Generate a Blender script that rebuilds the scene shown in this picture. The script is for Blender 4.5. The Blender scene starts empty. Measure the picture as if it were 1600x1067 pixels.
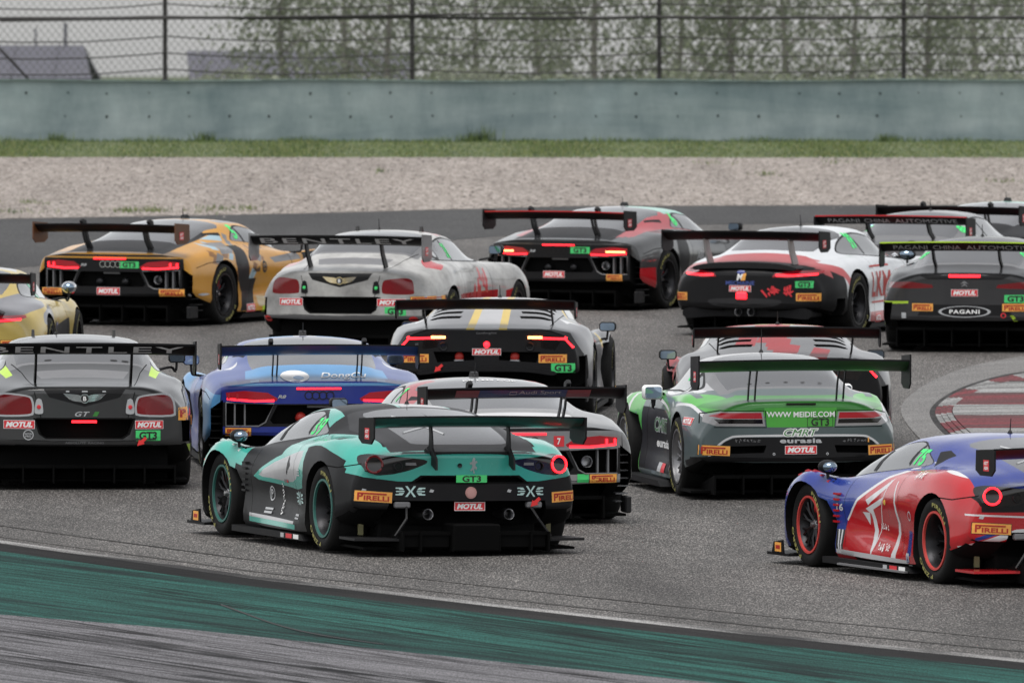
import bpy, bmesh, math, random
from mathutils import Vector, Matrix
from mathutils.bvhtree import BVHTree
R = math.radians
SC = bpy.context.scene
COL = SC.collection

# ---------------------------------------------------------------- camera, sky, sun, exposure
F = 24000.0                 # focal length in pixels of a 1600 px wide frame
CAMZ = 6.37
TILT = 0.02                 # the track climbs 2 % away from the camera
PITCH = math.atan(423.5 / F)
cd = bpy.data.cameras.new('camera'); cam = bpy.data.objects.new('camera', cd); COL.objects.link(cam)
cd.sensor_width = 36.0; cd.lens = 36.0 * F / 1600.0; cd.clip_start = 1.0; cd.clip_end = 9000.0
cam.location = (0, 0, CAMZ); cam.rotation_euler = (math.pi / 2 - PITCH, 0, 0)
cd.dof.use_dof = True; cd.dof.focus_distance = 128.0; cd.dof.aperture_fstop = 10.0
SC.camera = cam

W = bpy.data.worlds.new('World'); SC.world = W; W.use_nodes = True
nt = W.node_tree; bg = nt.nodes['Background']
sky = nt.nodes.new('ShaderNodeTexSky'); sky.sky_type = 'NISHITA'; sky.sun_disc = False
SUN_EL, SUN_ROT = R(72), R(205)
sky.sun_elevation = SUN_EL; sky.sun_rotation = SUN_ROT
sky.air_density = 1.0; sky.dust_density = 1.2; sky.ozone_density = 1.0
hs = nt.nodes.new('ShaderNodeHueSaturation'); hs.inputs['Saturation'].default_value = 0.11
nt.links.new(sky.outputs[0], hs.inputs['Color']); nt.links.new(hs.outputs[0], bg.inputs['Color'])
bg.inputs['Strength'].default_value = 0.11
sl = bpy.data.lights.new('sun', 'SUN'); sl.energy = 1.5; sl.angle = R(40); sl.color = (1.0, 0.97, 0.94)
so = bpy.data.objects.new('sun', sl); COL.objects.link(so)
sd = Vector((math.sin(SUN_ROT) * math.cos(SUN_EL), math.cos(SUN_ROT) * math.cos(SUN_EL), math.sin(SUN_EL)))
so.rotation_euler = sd.to_track_quat('Z', 'Y').to_euler(); so.location = (0, 120, 60)
VS = SC.view_settings
VS.view_transform = 'Standard'; VS.look = 'None'; VS.gamma = 1.0; VS.use_curve_mapping = False
VS.exposure = 0.85
SC.cycles.max_bounces = 6; SC.cycles.diffuse_bounces = 3; SC.cycles.glossy_bounces = 3
SC.cycles.transmission_bounces = 4; SC.cycles.volume_bounces = 1
SC.cycles.use_denoising = True

# ---------------------------------------------------------------- helpers
def gp(px, py, up=0.0):
    """the point of the track plane seen at a pixel of the 1600x1067 frame"""
    a, b = px - 800.0, 533.5 - py
    c, s = math.cos(PITCH), math.sin(PITCH)
    d = Vector((a, F * c + b * s, -F * s + b * c))
    k = CAMZ / (TILT * d.y - d.z)
    return Vector((d.x * k, d.y * k, CAMZ + d.z * k + up))
def plane_z(y): return TILT * y

def tag(o, label=None, cat=None, group=None, kind=None):
    if label: o['label'] = label
    if cat: o['category'] = cat
    if group: o['group'] = group
    if kind: o['kind'] = kind
    return o
def empty(name, parent=None):
    o = bpy.data.objects.new(name, None); COL.objects.link(o); o.empty_display_size = 0.3
    if parent: o.parent = parent
    return o

MATS = {}
def mat(name, rgb=(.5, .5, .5), rough=.5, metal=0., coat=0., spec=.5, dirt=0., emit=0., dscale=3.0, ecol=None, dcol=.10):
    if name in MATS: return MATS[name]
    m = bpy.data.materials.new(name); m.use_nodes = True; MATS[name] = m
    t = m.node_tree; b = t.nodes['Principled BSDF']
    b.inputs['Base Color'].default_value = (*rgb, 1); b.inputs['Roughness'].default_value = rough
    b.inputs['Metallic'].default_value = metal; b.inputs['Coat Weight'].default_value = coat
    b.inputs['Coat Roughness'].default_value = 0.05
    b.inputs['Specular IOR Level'].default_value = spec
    if emit:
        b.inputs['Emission Color'].default_value = (*(ecol or rgb), 1); b.inputs['Emission Strength'].default_value = emit
    if dirt:
        tc = t.nodes.new('ShaderNodeTexCoord'); n = t.nodes.new('ShaderNodeTexNoise')
        n.inputs['Scale'].default_value = dscale; n.inputs['Detail'].default_value = 8; n.inputs['Roughness'].default_value = .65
        t.links.new(tc.outputs['Object'], n.inputs['Vector'])
        r = t.nodes.new('ShaderNodeValToRGB'); r.color_ramp.elements[0].position = .38; r.color_ramp.elements[1].position = .72
        r.color_ramp.elements[0].color = (0, 0, 0, 1); r.color_ramp.elements[1].color = (dirt, dirt, dirt, 1)
        t.links.new(n.outputs['Fac'], r.inputs['Fac'])
        mx = t.nodes.new('ShaderNodeMix'); mx.data_type = 'RGBA'
        mx.inputs['A'].default_value = (*rgb, 1); mx.inputs['B'].default_value = (dcol, dcol * .96, dcol * .92, 1)
        t.links.new(r.outputs['Color'], mx.inputs['Factor']); t.links.new(mx.outputs['Result'], b.inputs['Base Color'])
        ad = t.nodes.new('ShaderNodeMath'); ad.operation = 'MULTIPLY_ADD'; ad.inputs[1].default_value = .35; ad.inputs[2].default_value = rough
        t.links.new(r.outputs['Color'], ad.inputs[0]); t.links.new(ad.outputs[0], b.inputs['Roughness'])
    return m

def link_mesh(name, me, mats, parent=None):
    o = bpy.data.objects.new(name, me); COL.objects.link(o)
    for m in mats: me.materials.append(m)
    if parent: o.parent = parent
    return o

def cr(p0, p1, p2, p3, t):
    return [0.5 * (2 * b + (c - a) * t + (2 * a - 5 * b + 4 * c - d) * t * t + (3 * b - a - 3 * c + d) * t ** 3)
            for a, b, c, d in zip(p0, p1, p2, p3)]
def smooth(pts, n=4, closed=True):
    """a Catmull-Rom curve through the points"""
    out = []; N = len(pts)
    for i in range(N if closed else N - 1):
        if closed: q = [pts[(i + k) % N] for k in (-1, 0, 1, 2)]
        else: q = [pts[max(0, min(N - 1, i + k))] for k in (-1, 0, 1, 2)]
        for j in range(n): out.append(tuple(cr(*q, j / n)))
    if not closed: out.append(tuple(pts[-1]))
    return out
def circ(cx, cy, rx, ry=None, n=16, a0=0):
    ry = ry or rx
    return [(cx + rx * math.cos(a0 + 2 * math.pi * k / n), cy + ry * math.sin(a0 + 2 * math.pi * k / n)) for k in range(n)]
def rect(cx, cy, w, h): return [(cx - w / 2, cy - h / 2), (cx + w / 2, cy - h / 2), (cx + w / 2, cy + h / 2), (cx - w / 2, cy + h / 2)]
def rrect(cx, cy, w, h, r, n=3):
    o = []
    for sx, sy, a in ((1, 1, 0), (-1, 1, 90), (-1, -1, 180), (1, -1, 270)):
        for k in range(n + 1):
            t = R(a + 90 * k / n); o.append((cx + sx * (w / 2 - r) + r * math.cos(t), cy + sy * (h / 2 - r) + r * math.sin(t)))
    return o
def inpoly(x, y, poly):
    c = False; j = len(poly) - 1
    for i in range(len(poly)):
        xi, yi = poly[i]; xj, yj = poly[j]
        if (yi > y) != (yj > y) and x < (xj - xi) * (y - yi) / (yj - yi) + xi: c = not c
        j = i
    return c

class MB:
    """collects simple shapes and links them as one mesh object"""
    def __init__(s): s.v = []; s.f = []; s.mi = []; s.m = 0
    def add(s, verts, faces):
        b = len(s.v); s.v += [tuple(v) for v in verts]
        s.f += [tuple(b + i for i in f) for f in faces]; s.mi += [s.m] * len(faces); return s
    def box(s, c, d, rot=None):
        x, y, z = d[0] / 2, d[1] / 2, d[2] / 2
        vs = [Vector((i, j, k)) for i in (-x, x) for j in (-y, y) for k in (-z, z)]
        if rot is not None: vs = [rot @ v for v in vs]
        return s.add([v + Vector(c) for v in vs], [(0, 1, 3, 2), (4, 6, 7, 5), (0, 4, 5, 1), (2, 3, 7, 6), (0, 2, 6, 4), (1, 5, 7, 3)])
    def prism(s, poly, ax, a, b):
        def p(u, v, t): return {'x': (t, u, v), 'y': (u, t, v), 'z': (u, v, t)}[ax]
        n = len(poly); vs = [p(u, v, a) for u, v in poly] + [p(u, v, b) for u, v in poly]
        return s.add(vs, [tuple(range(n)), tuple(range(2 * n - 1, n - 1, -1))] + [(i, n + i, n + (i + 1) % n, (i + 1) % n) for i in range(n)])
    def tube(s, pts, r, n=6, cap=True):
        pts = [Vector(p) for p in pts]; vs = []; N = len(pts)
        rr = r if isinstance(r, (list, tuple)) else [r] * N
        for i, p in enumerate(pts):
            t = (pts[min(i + 1, N - 1)] - pts[max(i - 1, 0)]).normalized()
            u = t.cross(Vector((0, 0, 1)) if abs(t.z) < .9 else Vector((1, 0, 0))).normalized(); w = t.cross(u)
            vs += [p + (u * math.cos(2 * math.pi * k / n) + w * math.sin(2 * math.pi * k / n)) * rr[i] for k in range(n)]
        fs = [(i * n + k, i * n + (k + 1) % n, (i + 1) * n + (k + 1) % n, (i + 1) * n + k) for i in range(N - 1) for k in range(n)]
        if cap: fs += [tuple(range(n - 1, -1, -1)), tuple(range((N - 1) * n, N * n))]
        return s.add(vs, fs)
    def lathe(s, prof, c, ax='x', n=24, closed=False):
        vs = []; P = len(prof); c = Vector(c)
        for r, a in prof:
            for k in range(n):
                q = 2 * math.pi * k / n; u, w = r * math.cos(q), r * math.sin(q)
                vs.append(c + Vector({'x': (a, u, w), 'y': (u, a, w), 'z': (u, w, a)}[ax]))
        rng = range(P) if closed else range(P - 1)
        return s.add(vs, [(i * n + k, i * n + (k + 1) % n, ((i + 1) % P) * n + (k + 1) % n, ((i + 1) % P) * n + k) for i in rng for k in range(n)])
    def torus(s, c, RR, r, ax='y', n=24, m=6, sz=1.0):
        vs = []; c = Vector(c)
        for i in range(n):
            q = 2 * math.pi * i / n
            for j in range(m):
                p = 2 * math.pi * j / m; rad = RR + r * math.cos(p); h = r * math.sin(p)
                u, w = rad * math.cos(q), rad * math.sin(q) * sz
                vs.append(c + Vector({'x': (h, u, w), 'y': (u, h, w), 'z': (u, w, h)}[ax]))
        return s.add(vs, [(i * m + j, i * m + (j + 1) % m, ((i + 1) % n) * m + (j + 1) % m, ((i + 1) % n) * m + j) for i in range(n) for j in range(m)])
    def ball(s, c, rad, n=12, m=8):
        vs = []; c = Vector(c)
        for i in range(1, m):
            t = math.pi * i / m
            for k in range(n):
                q = 2 * math.pi * k / n
                vs.append(c + Vector((rad[0] * math.sin(t) * math.cos(q), rad[1] * math.sin(t) * math.sin(q), rad[2] * math.cos(t))))
        a = len(vs); vs += [c + Vector((0, 0, rad[2])), c - Vector((0, 0, rad[2]))]
        fs = [(i * n + k, i * n + (k + 1) % n, (i + 1) * n + (k + 1) % n, (i + 1) * n + k) for i in range(m - 2) for k in range(n)]
        fs += [(a, (k + 1) % n, k) for k in range(n)] + [(a + 1, (m - 2) * n + k, (m - 2) * n + (k + 1) % n) for k in range(n)]
        return s.add(vs, fs)
    def mesh(s, name, bevel=0, ang=35, normals=True):
        me = bpy.data.meshes.new(name); me.from_pydata(s.v, [], s.f)
        for p, i in zip(me.polygons, s.mi): p.material_index = i
        if normals or bevel:
            bm = bmesh.new(); bm.from_mesh(me)
            if normals: bmesh.ops.recalc_face_normals(bm, faces=bm.faces)
            if bevel:
                es = [e for e in bm.edges if len(e.link_faces) == 2 and e.calc_face_angle(0) > R(40)]
                bmesh.ops.bevel(bm, geom=es, offset=bevel, segments=1, affect='EDGES', clamp_overlap=True)
            bm.to_mesh(me); bm.free()
        me.shade_smooth(); me.set_sharp_from_angle(angle=R(ang))
        return me
    def build(s, name, mats, parent=None, bevel=0, ang=35, normals=True):
        return link_mesh(name, s.mesh(name, bevel, ang, normals), mats if isinstance(mats, (list, tuple)) else [mats], parent)

# ---------------------------------------------------------------- lettering
TXT = {}
def text2d(s, bold=0.02, shear=0.0, spacing=1.0):
    """flat letter outlines, scaled so that they fill the unit square"""
    k = (s, bold, shear, spacing)
    if k in TXT: return TXT[k]
    cu = bpy.data.curves.new('lettering', 'FONT'); cu.body = s; cu.offset = bold; cu.shear = shear; cu.space_character = spacing
    cu.resolution_u = 3; cu.fill_mode = 'FRONT'
    o = bpy.data.objects.new('lettering', cu); me = o.to_mesh()
    vs = [(v.co.x, v.co.y) for v in me.vertices]; fs = [tuple(p.vertices) for p in me.polygons]
    o.to_mesh_clear(); bpy.data.objects.remove(o); bpy.data.curves.remove(cu)
    x0, x1 = min(v[0] for v in vs), max(v[0] for v in vs); y0, y1 = min(v[1] for v in vs), max(v[1] for v in vs)
    vs = [((v[0] - x0) / (x1 - x0), (v[1] - y0) / (y1 - y0)) for v in vs]
    TXT[k] = (vs, fs); return TXT[k]
def fit(t, x, y, w, h):
    """letter outlines moved into a box with lower left corner (x, y)"""
    return [(x + a * w, y + b * h) for a, b in t[0]], t[1]
def shape(poly): return list(poly), [tuple(range(len(poly)))]
def gridrect(x, y, w, h, n=4, m=2):
    return [(x + w * i / n, y + h * j / m) for j in range(m + 1) for i in range(n + 1)], \
           [(j * (n + 1) + i, j * (n + 1) + i + 1, (j + 1) * (n + 1) + i + 1, (j + 1) * (n + 1) + i) for j in range(m) for i in range(n)]
def frame2d(x, y, w, h, t):
    a = [(x, y), (x + w, y), (x + w, y + h), (x, y + h)]; b = [(x + t, y + t), (x + w - t, y + t), (x + w - t, y + h - t), (x + t, y + h - t)]
    return a + b, [(i, (i + 1) % 4, 4 + (i + 1) % 4, 4 + i) for i in range(4)]
def ring2d(cx, cy, r0, r1, n=20, sx=1., a0=0, a1=360):
    vs = []
    for k in range(n + 1):
        q = R(a0 + (a1 - a0) * k / n)
        vs += [(cx + sx * r0 * math.cos(q), cy + r0 * math.sin(q)), (cx + sx * r1 * math.cos(q), cy + r1 * math.sin(q))]
    return vs, [(2 * k, 2 * k + 1, 2 * k + 3, 2 * k + 2) for k in range(n)]
# ---------------------------------------------------------------- ground materials
def nodes(name):
    m = bpy.data.materials.new(name); m.use_nodes = True; t = m.node_tree
    return m, t, t.nodes['Principled BSDF']
class N:
    """small helper to wire shader nodes"""
    def __init__(s, t): s.t = t; s.tc = t.nodes.new('ShaderNodeTexCoord')
    def l(s, a, b): s.t.links.new(a, b)
    def coords(s, scale=(1, 1, 1), rotz=0., loc=(0, 0, 0)):
        m = s.t.nodes.new('ShaderNodeMapping'); m.vector_type = 'POINT'
        # rotate first, then stretch
        v = s.tc.outputs['Object']
        if rotz:
            r = s.t.nodes.new('ShaderNodeVectorRotate'); r.rotation_type = 'Z_AXIS'; r.inputs['Angle'].default_value = rotz
            s.l(v, r.inputs['Vector']); v = r.outputs['Vector']
        s.l(v, m.inputs['Vector']); m.inputs['Scale'].default_value = scale; m.inputs['Location'].default_value = loc
        return m.outputs['Vector']
    def noise(s, vec, scale, detail=4, rough=.6, dist=0.):
        n = s.t.nodes.new('ShaderNodeTexNoise'); n.inputs['Scale'].default_value = scale; n.inputs['Detail'].default_value = detail
        n.inputs['Roughness'].default_value = rough; n.inputs['Distortion'].default_value = dist; s.l(vec, n.inputs['Vector']); return n.outputs['Fac']
    def vor(s, vec, scale, out='Color'):
        n = s.t.nodes.new('ShaderNodeTexVoronoi'); n.inputs['Scale'].default_value = scale; s.l(vec, n.inputs['Vector']); return n.outputs[out]
    def ramp(s, fac, *stops):
        r = s.t.nodes.new('ShaderNodeValToRGB'); e = r.color_ramp.elements
        while len(e) < len(stops): e.new(.5)
        for k, (p, c) in enumerate(stops): e[k].position = p; e[k].color = (*c, 1) if isinstance(c, tuple) else (c, c, c, 1)
        s.l(fac, r.inputs['Fac']); return r.outputs['Color']
    def mix(s, f, a, b, mode='MIX'):
        m = s.t.nodes.new('ShaderNodeMix'); m.data_type = 'RGBA'; m.blend_type = mode
        for v, k in ((f, 'Factor'), (a, 'A'), (b, 'B')):
            i = m.inputs[k] if k != 'Factor' else m.inputs[0]
            i = {'Factor': m.inputs[0], 'A': m.inputs[6], 'B': m.inputs[7]}[k]
            if isinstance(v, (int, float)): i.default_value = v if k == 'Factor' else (v, v, v, 1)
            elif isinstance(v, tuple): i.default_value = (*v, 1)
            else: s.l(v, i)
        return m.outputs[2]
    def bump(s, h, b, strength=.3, dist=.02):
        n = s.t.nodes.new('ShaderNodeBump'); n.inputs['Strength'].default_value = strength; n.inputs['Distance'].default_value = dist
        s.l(h, n.inputs['Height']); s.l(n.outputs[0], b.inputs['Normal'])

def asphalt(name, lo, hi, streak=.5, rot=0.):
    m, t, b = nodes(name); n = N(t)
    grain = n.noise(n.coords((1, .10, 1)), 75, 2, .7)
    g = n.ramp(grain, (.36, .30), (.52, .80), (.68, 2.2))
    stone = n.ramp(n.vor(n.coords((1, .12, 1)), 50, 'Distance'), (.0, 1.5), (.30, 1.0), (.7, .85))
    big = n.ramp(n.noise(n.coords((.5, .05, 1)), 1.2, 5, .6), (.36, lo), (.62, hi))
    st = n.ramp(n.noise(n.coords((1.6, .03, 1), rot), 1.6, 5, .6), (.40, .62), (.60, 1.0))
    c = n.mix(1.0, big, g, 'MULTIPLY'); c = n.mix(.8, c, stone, 'MULTIPLY'); c = n.mix(streak, c, st, 'MULTIPLY')
    n.l(c, b.inputs['Base Color']); b.inputs['Roughness'].default_value = .75; b.inputs['Specular IOR Level'].default_value = .3
    n.bump(grain, b, .5, .012)
    return m

def sheet(name, outline_px, m, lift, kind='structure'):
    """a flat sheet on the track plane, its outline found by looking at it"""
    pts = [gp(x, y) for x, y in outline_px]
    bm = bmesh.new(); vs = [bm.verts.new((p.x, p.y, plane_z(p.y) + lift)) for p in pts]
    f = bm.faces.new(vs); bmesh.ops.triangulate(bm, faces=[f]); bm.normal_update()
    for f in bm.faces:
        if f.normal.z < 0: f.normal_flip()
    me = bpy.data.meshes.new(name); bm.to_mesh(me); bm.free()
    o = link_mesh(name, me, [m]); tag(o, kind=kind); return o

WALL_Y = gp(800, 222).y
# the ground: one sheet, climbing with the track and then level to the horizon
gm = MB(); ZW = plane_z(WALL_Y + 3)
xs = [-3000, -60, 60, 3000]; ysz = [(20, plane_z(20)), (WALL_Y + 3, ZW), (WALL_Y + 200, ZW - .6), (6000, ZW - 1.5)]
gm.v = [(x, y, z - .03) for y, z in ysz for x in xs]
gm.f = [(r * 4 + c, r * 4 + c + 1, r * 4 + c + 5, r * 4 + c + 4) for r in range(3) for c in range(3)]; gm.mi = [0] * 9
GROUND = mat('far_ground', (.07, .095, .04), .95, dirt=.5, dscale=.2, spec=.1)
tag(gm.build('ground', GROUND, normals=False), kind='structure')

far_edge = [(-2600, 352), (0, 342), (450, 334), (900, 322), (1600, 320), (4200, 318)]
LINE_ROT = math.atan2(*(lambda a, b: (b.x - a.x, b.y - a.y))(gp(200, 868), gp(1400, 1011)))   # heading of the edge line
ASPH = asphalt('track_asphalt', (.066, .0615, .058), (.132, .124, .117), .45, LINE_ROT)
o = sheet('race_track', [(-2600, 1400), (4200, 1400)] + far_edge[::-1], ASPH, 0.0)
# darker strip along the outside of the corner
ASPH2 = asphalt('outer_asphalt', (.034, .033, .034), (.056, .055, .055), .6, R(-60))
sheet('outer_track_strip', [(-2600, 352), (0, 342), (450, 334), (900, 322), (1600, 320), (4200, 318), (4200, 338), (1700, 345), (1000, 352), (420, 398), (250, 402), (0, 420), (-2600, 440)], ASPH2, .004)

line_top = [(-700, 757), (-200, 820), (0, 845), (400, 901), (800, 947), (1200, 991), (1600, 1031), (2100, 1080), (4200, 1117)]
def shift(p, d): return [(x, y + d) for x, y in p]
def worn(name, base, under, lo, hi, rot, rough=.6, fine=8., lines=0.):
    m, t, b = nodes(name); n = N(t)
    w1 = n.noise(n.coords((fine, .16, 1), rot), 1.5, 6, .65, .2); w2 = n.noise(n.coords((1.2, .05, 1), rot), 1.3, 4, .6)
    f = n.mix(.5, w1, w2); f = n.ramp(f, (lo, 0.), (hi, 1.))
    grain = n.ramp(n.noise(n.coords((1, .12, 1)), 75, 3, .75), (.36, .45), (.62, 1.5))
    c = n.mix(f, under, base); c = n.mix(.7, c, grain, 'MULTIPLY')
    if lines:
        ln = n.noise(n.coords((2.2, .035, 1), rot + .05), 3.2, 3, .55); mk = n.noise(n.coords((.5, .10, 1), rot), 1.1, 3, .6)
        lf = n.ramp(ln, (.53, 1.), (.56, .15), (.59, .15), (.62, 1.)); c = n.mix(n.ramp(mk, (.38, 0.), (.55, lines)), c, lf, 'MULTIPLY')
        l2 = n.noise(n.coords((5., .05, 1), rot - .03, (3, 1, 0)), 3., 3, .6); c = n.mix(lines * .8, c, n.ramp(l2, (.36, .35), (.50, 1.), (.70, 1.35)), 'MULTIPLY')
    n.l(c, b.inputs['Base Color']); b.inputs['Roughness'].default_value = .9; b.inputs['Specular IOR Level'].default_value = .12; n.bump(w1, b, .25, .01)
    return m
WORNWHITE = worn('worn_white_line', (.26, .255, .25), (.035, .034, .034), .42, .56, LINE_ROT, fine=2.)
DARKBAND = worn('rubbered_edge', (.020, .019, .019), (.006, .006, .006), .40, .6, LINE_ROT, fine=2.)
GREENPAINT = worn('green_runoff_paint', (.017, .074, .062), (.006, .014, .014), .36, .54, LINE_ROT, fine=3., lines=.9)
CONCRETE = worn('grey_runoff', (.118, .115, .122), (.010, .010, .011), .37, .44, LINE_ROT, fine=3.4, lines=1.)
sheet('edge_line', line_top + shift(line_top, 5)[::-1], WORNWHITE, .008)
RUB = worn('tyre_rubber_trace', (.095, .091, .088), (.035, .034, .033), .40, .56, LINE_ROT, fine=1.2)
for d, t_ in ((-9, 1.6), (-26, 1.2)):
    pl = [(x, y + d - .004 * (x - 400)) for x, y in line_top]; sheet('rubber_trace', pl + shift(pl, t_)[::-1], RUB, .004)
for d in ():                                                # two long sweeping traces across the bend
    pl = smooth([(1500, 566 + d), (1250, 640 + d * 1.2), (1010, 745 + d * 1.4), (700, 905 + d), (300, 880)][:4], 6, False); sheet('rubber_trace', pl + [(x + 3, y + 7) for x, y in pl[::-1]], RUB, .004)
sk = smooth([(345, 945), (380, 958), (430, 976), (480, 989), (530, 998), (600, 1008)], 4, False)
sheet('rubbered_strip', shift(line_top, 5) + shift(line_top, 17)[::-1], DARKBAND, .008)
g_top = shift(line_top, 17); g_bot = [(-700, 900), (0, 961), (300, 985), (800, 1037), (1050, 1061), (1500, 1108), (4200, 1212)]
sheet('green_runoff', g_top + g_bot[::-1], GREENPAINT, .008)
sheet('skid_mark', sk + [(x, y + 2.6 - 1.6 * k / len(sk)) for k, (x, y) in enumerate(sk)][::-1], mat('skid_black', (.010, .010, .010), .8), .012)
sheet('grey_runoff', g_bot + [(4200, 1400), (-2600, 1400)], CONCRETE, .008)

# gravel trap and the grass strip before the wall
GRAVELM, t, b = nodes('gravel'); n = N(t)
g1 = n.vor(n.coords((1, .3, 1)), 16, 'Color'); sep = t.nodes.new('ShaderNodeSeparateColor'); n.l(g1, sep.inputs[0])
c = n.ramp(sep.outputs[0], (0., (.15, .125, .108)), (.5, (.27, .235, .208)), (1., (.42, .378, .345)))
c = n.mix(.6, c, n.ramp(n.noise(n.coords((1, .1, 1)), .8, 5), (.35, .6), (.65, 1.05)), 'MULTIPLY')
n.l(c, b.inputs['Base Color']); b.inputs['Roughness'].default_value = .9; n.bump(n.vor(n.coords((1, .5, 1)), 20, 'Distance'), b, .8, .05)
gr_top = [(-2600, 247), (0, 246), (1600, 247), (4200, 247)]
sheet('gravel_trap', gr_top + [(x, y + 1) for x, y in far_edge[::-1]], GRAVELM, .004)
sheet('verge', [(-2600, 219), (4200, 219)] + [(x, y + .5) for x, y in gr_top[::-1]], mat('verge_soil', (.10, .13, .05), .95, dirt=.5, dscale=.8), .006)

rnd = random.Random(4)
# loose stones, far too many to count
ym, yM = gp(0, 341).y, gp(0, 247).y
sv, sf, sm = [], [], []
for k in range(26000):
    y = rnd.uniform(ym - 1, yM); x = rnd.uniform(-1, 1) * (y / 24000 * 800 + 2)
    px = 800 + x / y * 24000
    e = next((a[1] + (b_[1] - a[1]) * (px - a[0]) / (b_[0] - a[0]) for a, b_ in zip(far_edge, far_edge[1:]) if a[0] <= px <= b_[0]), 330)
    if y > gp(px, e + 1).y - 0 or True:
        if y < gp(px, e + (1 if rnd.random() < .985 else 6)).y: continue
    s_ = rnd.uniform(.010, .026) * (1.5 if rnd.random() < .06 else 1); z = plane_z(y) + .004; a = rnd.uniform(0, 6.3); b0 = len(sv)
    ca, sa = math.cos(a) * s_, math.sin(a) * s_
    sv += [(x + ca, y + sa, z + s_ * .3), (x - sa, y + ca, z + s_ * .2), (x - ca, y - sa, z + s_ * .35), (x + sa, y - ca, z + s_ * .25), (x + ca * .2, y + sa * .1, z + s_ * rnd.uniform(.7, 1.1))]
    sf += [(b0, b0+1, b0+4), (b0+1, b0+2, b0+4), (b0+2, b0+3, b0+4), (b0+3, b0, b0+4)]
    sm += [0 if rnd.random() < .45 else (1 if rnd.random() < .7 else 2)] * 4
me = bpy.data.meshes.new('gravel_stones'); me.from_pydata(sv, [], sf); me.polygons.foreach_set('material_index', sm)
tag(link_mesh('gravel_stones', me, [mat('stone_pale', (.34, .305, .28), .9), mat('stone_mid', (.21, .183, .162), .9), mat('stone_dark', (.09, .078, .07), .9)]), kind='stuff')

def blades(name, pts, mats_, seed):
    r = random.Random(seed); v, f, mi = [], [], []
    for x, y, h, w in pts:
        a = r.uniform(0, 3.14); dx, dy = math.cos(a) * w, math.sin(a) * w; lx, ly = r.uniform(-.5, .5) * h, r.uniform(-.3, .3) * h; z = plane_z(y); b0 = len(v)
        v += [(x - dx, y - dy, z), (x + dx, y + dy, z), (x + lx, y + ly, z + h)]; f.append((b0, b0+1, b0+2)); mi.append(r.choice(range(len(mats_))))
    me = bpy.data.meshes.new(name); me.from_pydata(v, [], f); me.polygons.foreach_set('material_index', mi)
    return tag(link_mesh(name, me, mats_), kind='stuff')
GR = [mat('grass_green', (.12, .17, .045), .8), mat('grass_yellow', (.20, .215, .085), .8), mat('grass_dark', (.05, .085, .03), .8)]
pts = []; y0, y1 = gp(0, 246).y, gp(0, 222).y
for k in range(42000):
    y = rnd.uniform(y0 - .3, y1 - .1); x = rnd.uniform(-10, 10); d = y1 - y
    h = rnd.uniform(.02, .055) * (1.0 + .5 * math.sin(x * 2.1) * math.sin(x * .7 + 1)); pts.append((x, y, h, .010))
blades('grass', pts, GR, 1)
pts = []
for k in range(4200):                                            # taller weeds at the foot of the wall
    x = rnd.uniform(-10, 10); m_ = .5 + .5 * math.sin(x * 1.3) * math.sin(x * 3.7 + 2)
    pts.append((x, y1 - rnd.uniform(.05, .6), rnd.uniform(.02, .06) + m_ * rnd.uniform(0, .12), .008))
for cx, hh in ((755, .35), (738, .2), (88, .2), (320, .22), (1385, .18)):
    q = gp(cx, 222)
    for k in range(70): pts.append((q.x + rnd.gauss(0, .10), y1 - .15, rnd.uniform(.1, hh), .012))
blades('weeds', pts, GR[::2], 2)
pts = []
for cx, cy, sx, nn in ((205, 331, 16, 160), (240, 330, 10, 80), (340, 327, 22, 90), (390, 327, 8, 60), (50, 318, 20, 60), (595, 270, 6, 30), (1110, 256, 16, 40), (1200, 274, 12, 60), (1570, 285, 12, 40), (300, 332, 60, 90), (40, 332, 40, 60), (1310, 255, 12, 30)):
    for k in range(nn):
        q = gp(cx + rnd.gauss(0, sx), cy + rnd.gauss(0, 1.5)); pts.append((q.x, q.y, rnd.uniform(.02, .09), .010))
blades('gravel_weeds', pts, GR, 3)

# ---------------------------------------------------------------- the low wall
WM, t, b = nodes('painted_concrete'); n = N(t)
base = n.ramp(n.noise(n.coords((.35, 1, 1.6)), 1.2, 6, .6), (.3, (.165, .215, .220)), (.7, (.265, .312, .318)))
st = n.ramp(n.noise(n.coords((1.1, 1, .5)), 1.0, 6, .7), (.35, (.72, .76, .78)), (.55, (1., 1., 1.)), (.75, (1.22, 1.22, 1.22)))
scf = n.ramp(n.noise(n.coords((.3, 1, 1.2), 0, (3, 0, 0)), 1.0, 3, .5, 1.5), (.50, (1, 1, 1)), (.66, (.78, .82, .84)))
c = n.mix(1., base, st, 'MULTIPLY'); c = n.mix(.8, c, scf, 'MULTIPLY')
n.l(c, b.inputs['Base Color']); b.inputs['Roughness'].default_value = .85; n.bump(n.noise(n.coords((1, 1, 1)), 14, 6), b, .2, .02)
WH = 1.03; WZ = plane_z(WALL_Y)
wl = MB(); rr = random.Random(9); nx = 200; X0, X1 = -30., 30.
top = [(X0 + (X1 - X0) * k / nx, WH + .012 * math.sin(k * .37) + rr.uniform(-.006, .006)) for k in range(nx + 1)]
wl.prism([(X0, -.1)] + [(X1, -.1)] + top[::-1], 'y', 0, .22)
wall = wl.build('low_wall', WM, ang=25); wall.location = (0, WALL_Y, WZ)
tag(wall, 'long low grey-green concrete wall along the grass verge, below the wire fence', 'wall')
cp = MB()
for k in range(nx):
    (a, za), (b_, zb) = top[k], top[k + 1]; t1 = .012 + .016 * rr.random()
    cp.box(((a + b_) / 2, .09, (za + zb) / 2 + .004), (b_ - a - .002, .26, t1))
cp.build('coping', mat('coping_paint', (.20, .27, .26), .8, dirt=.5), wall)
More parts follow.
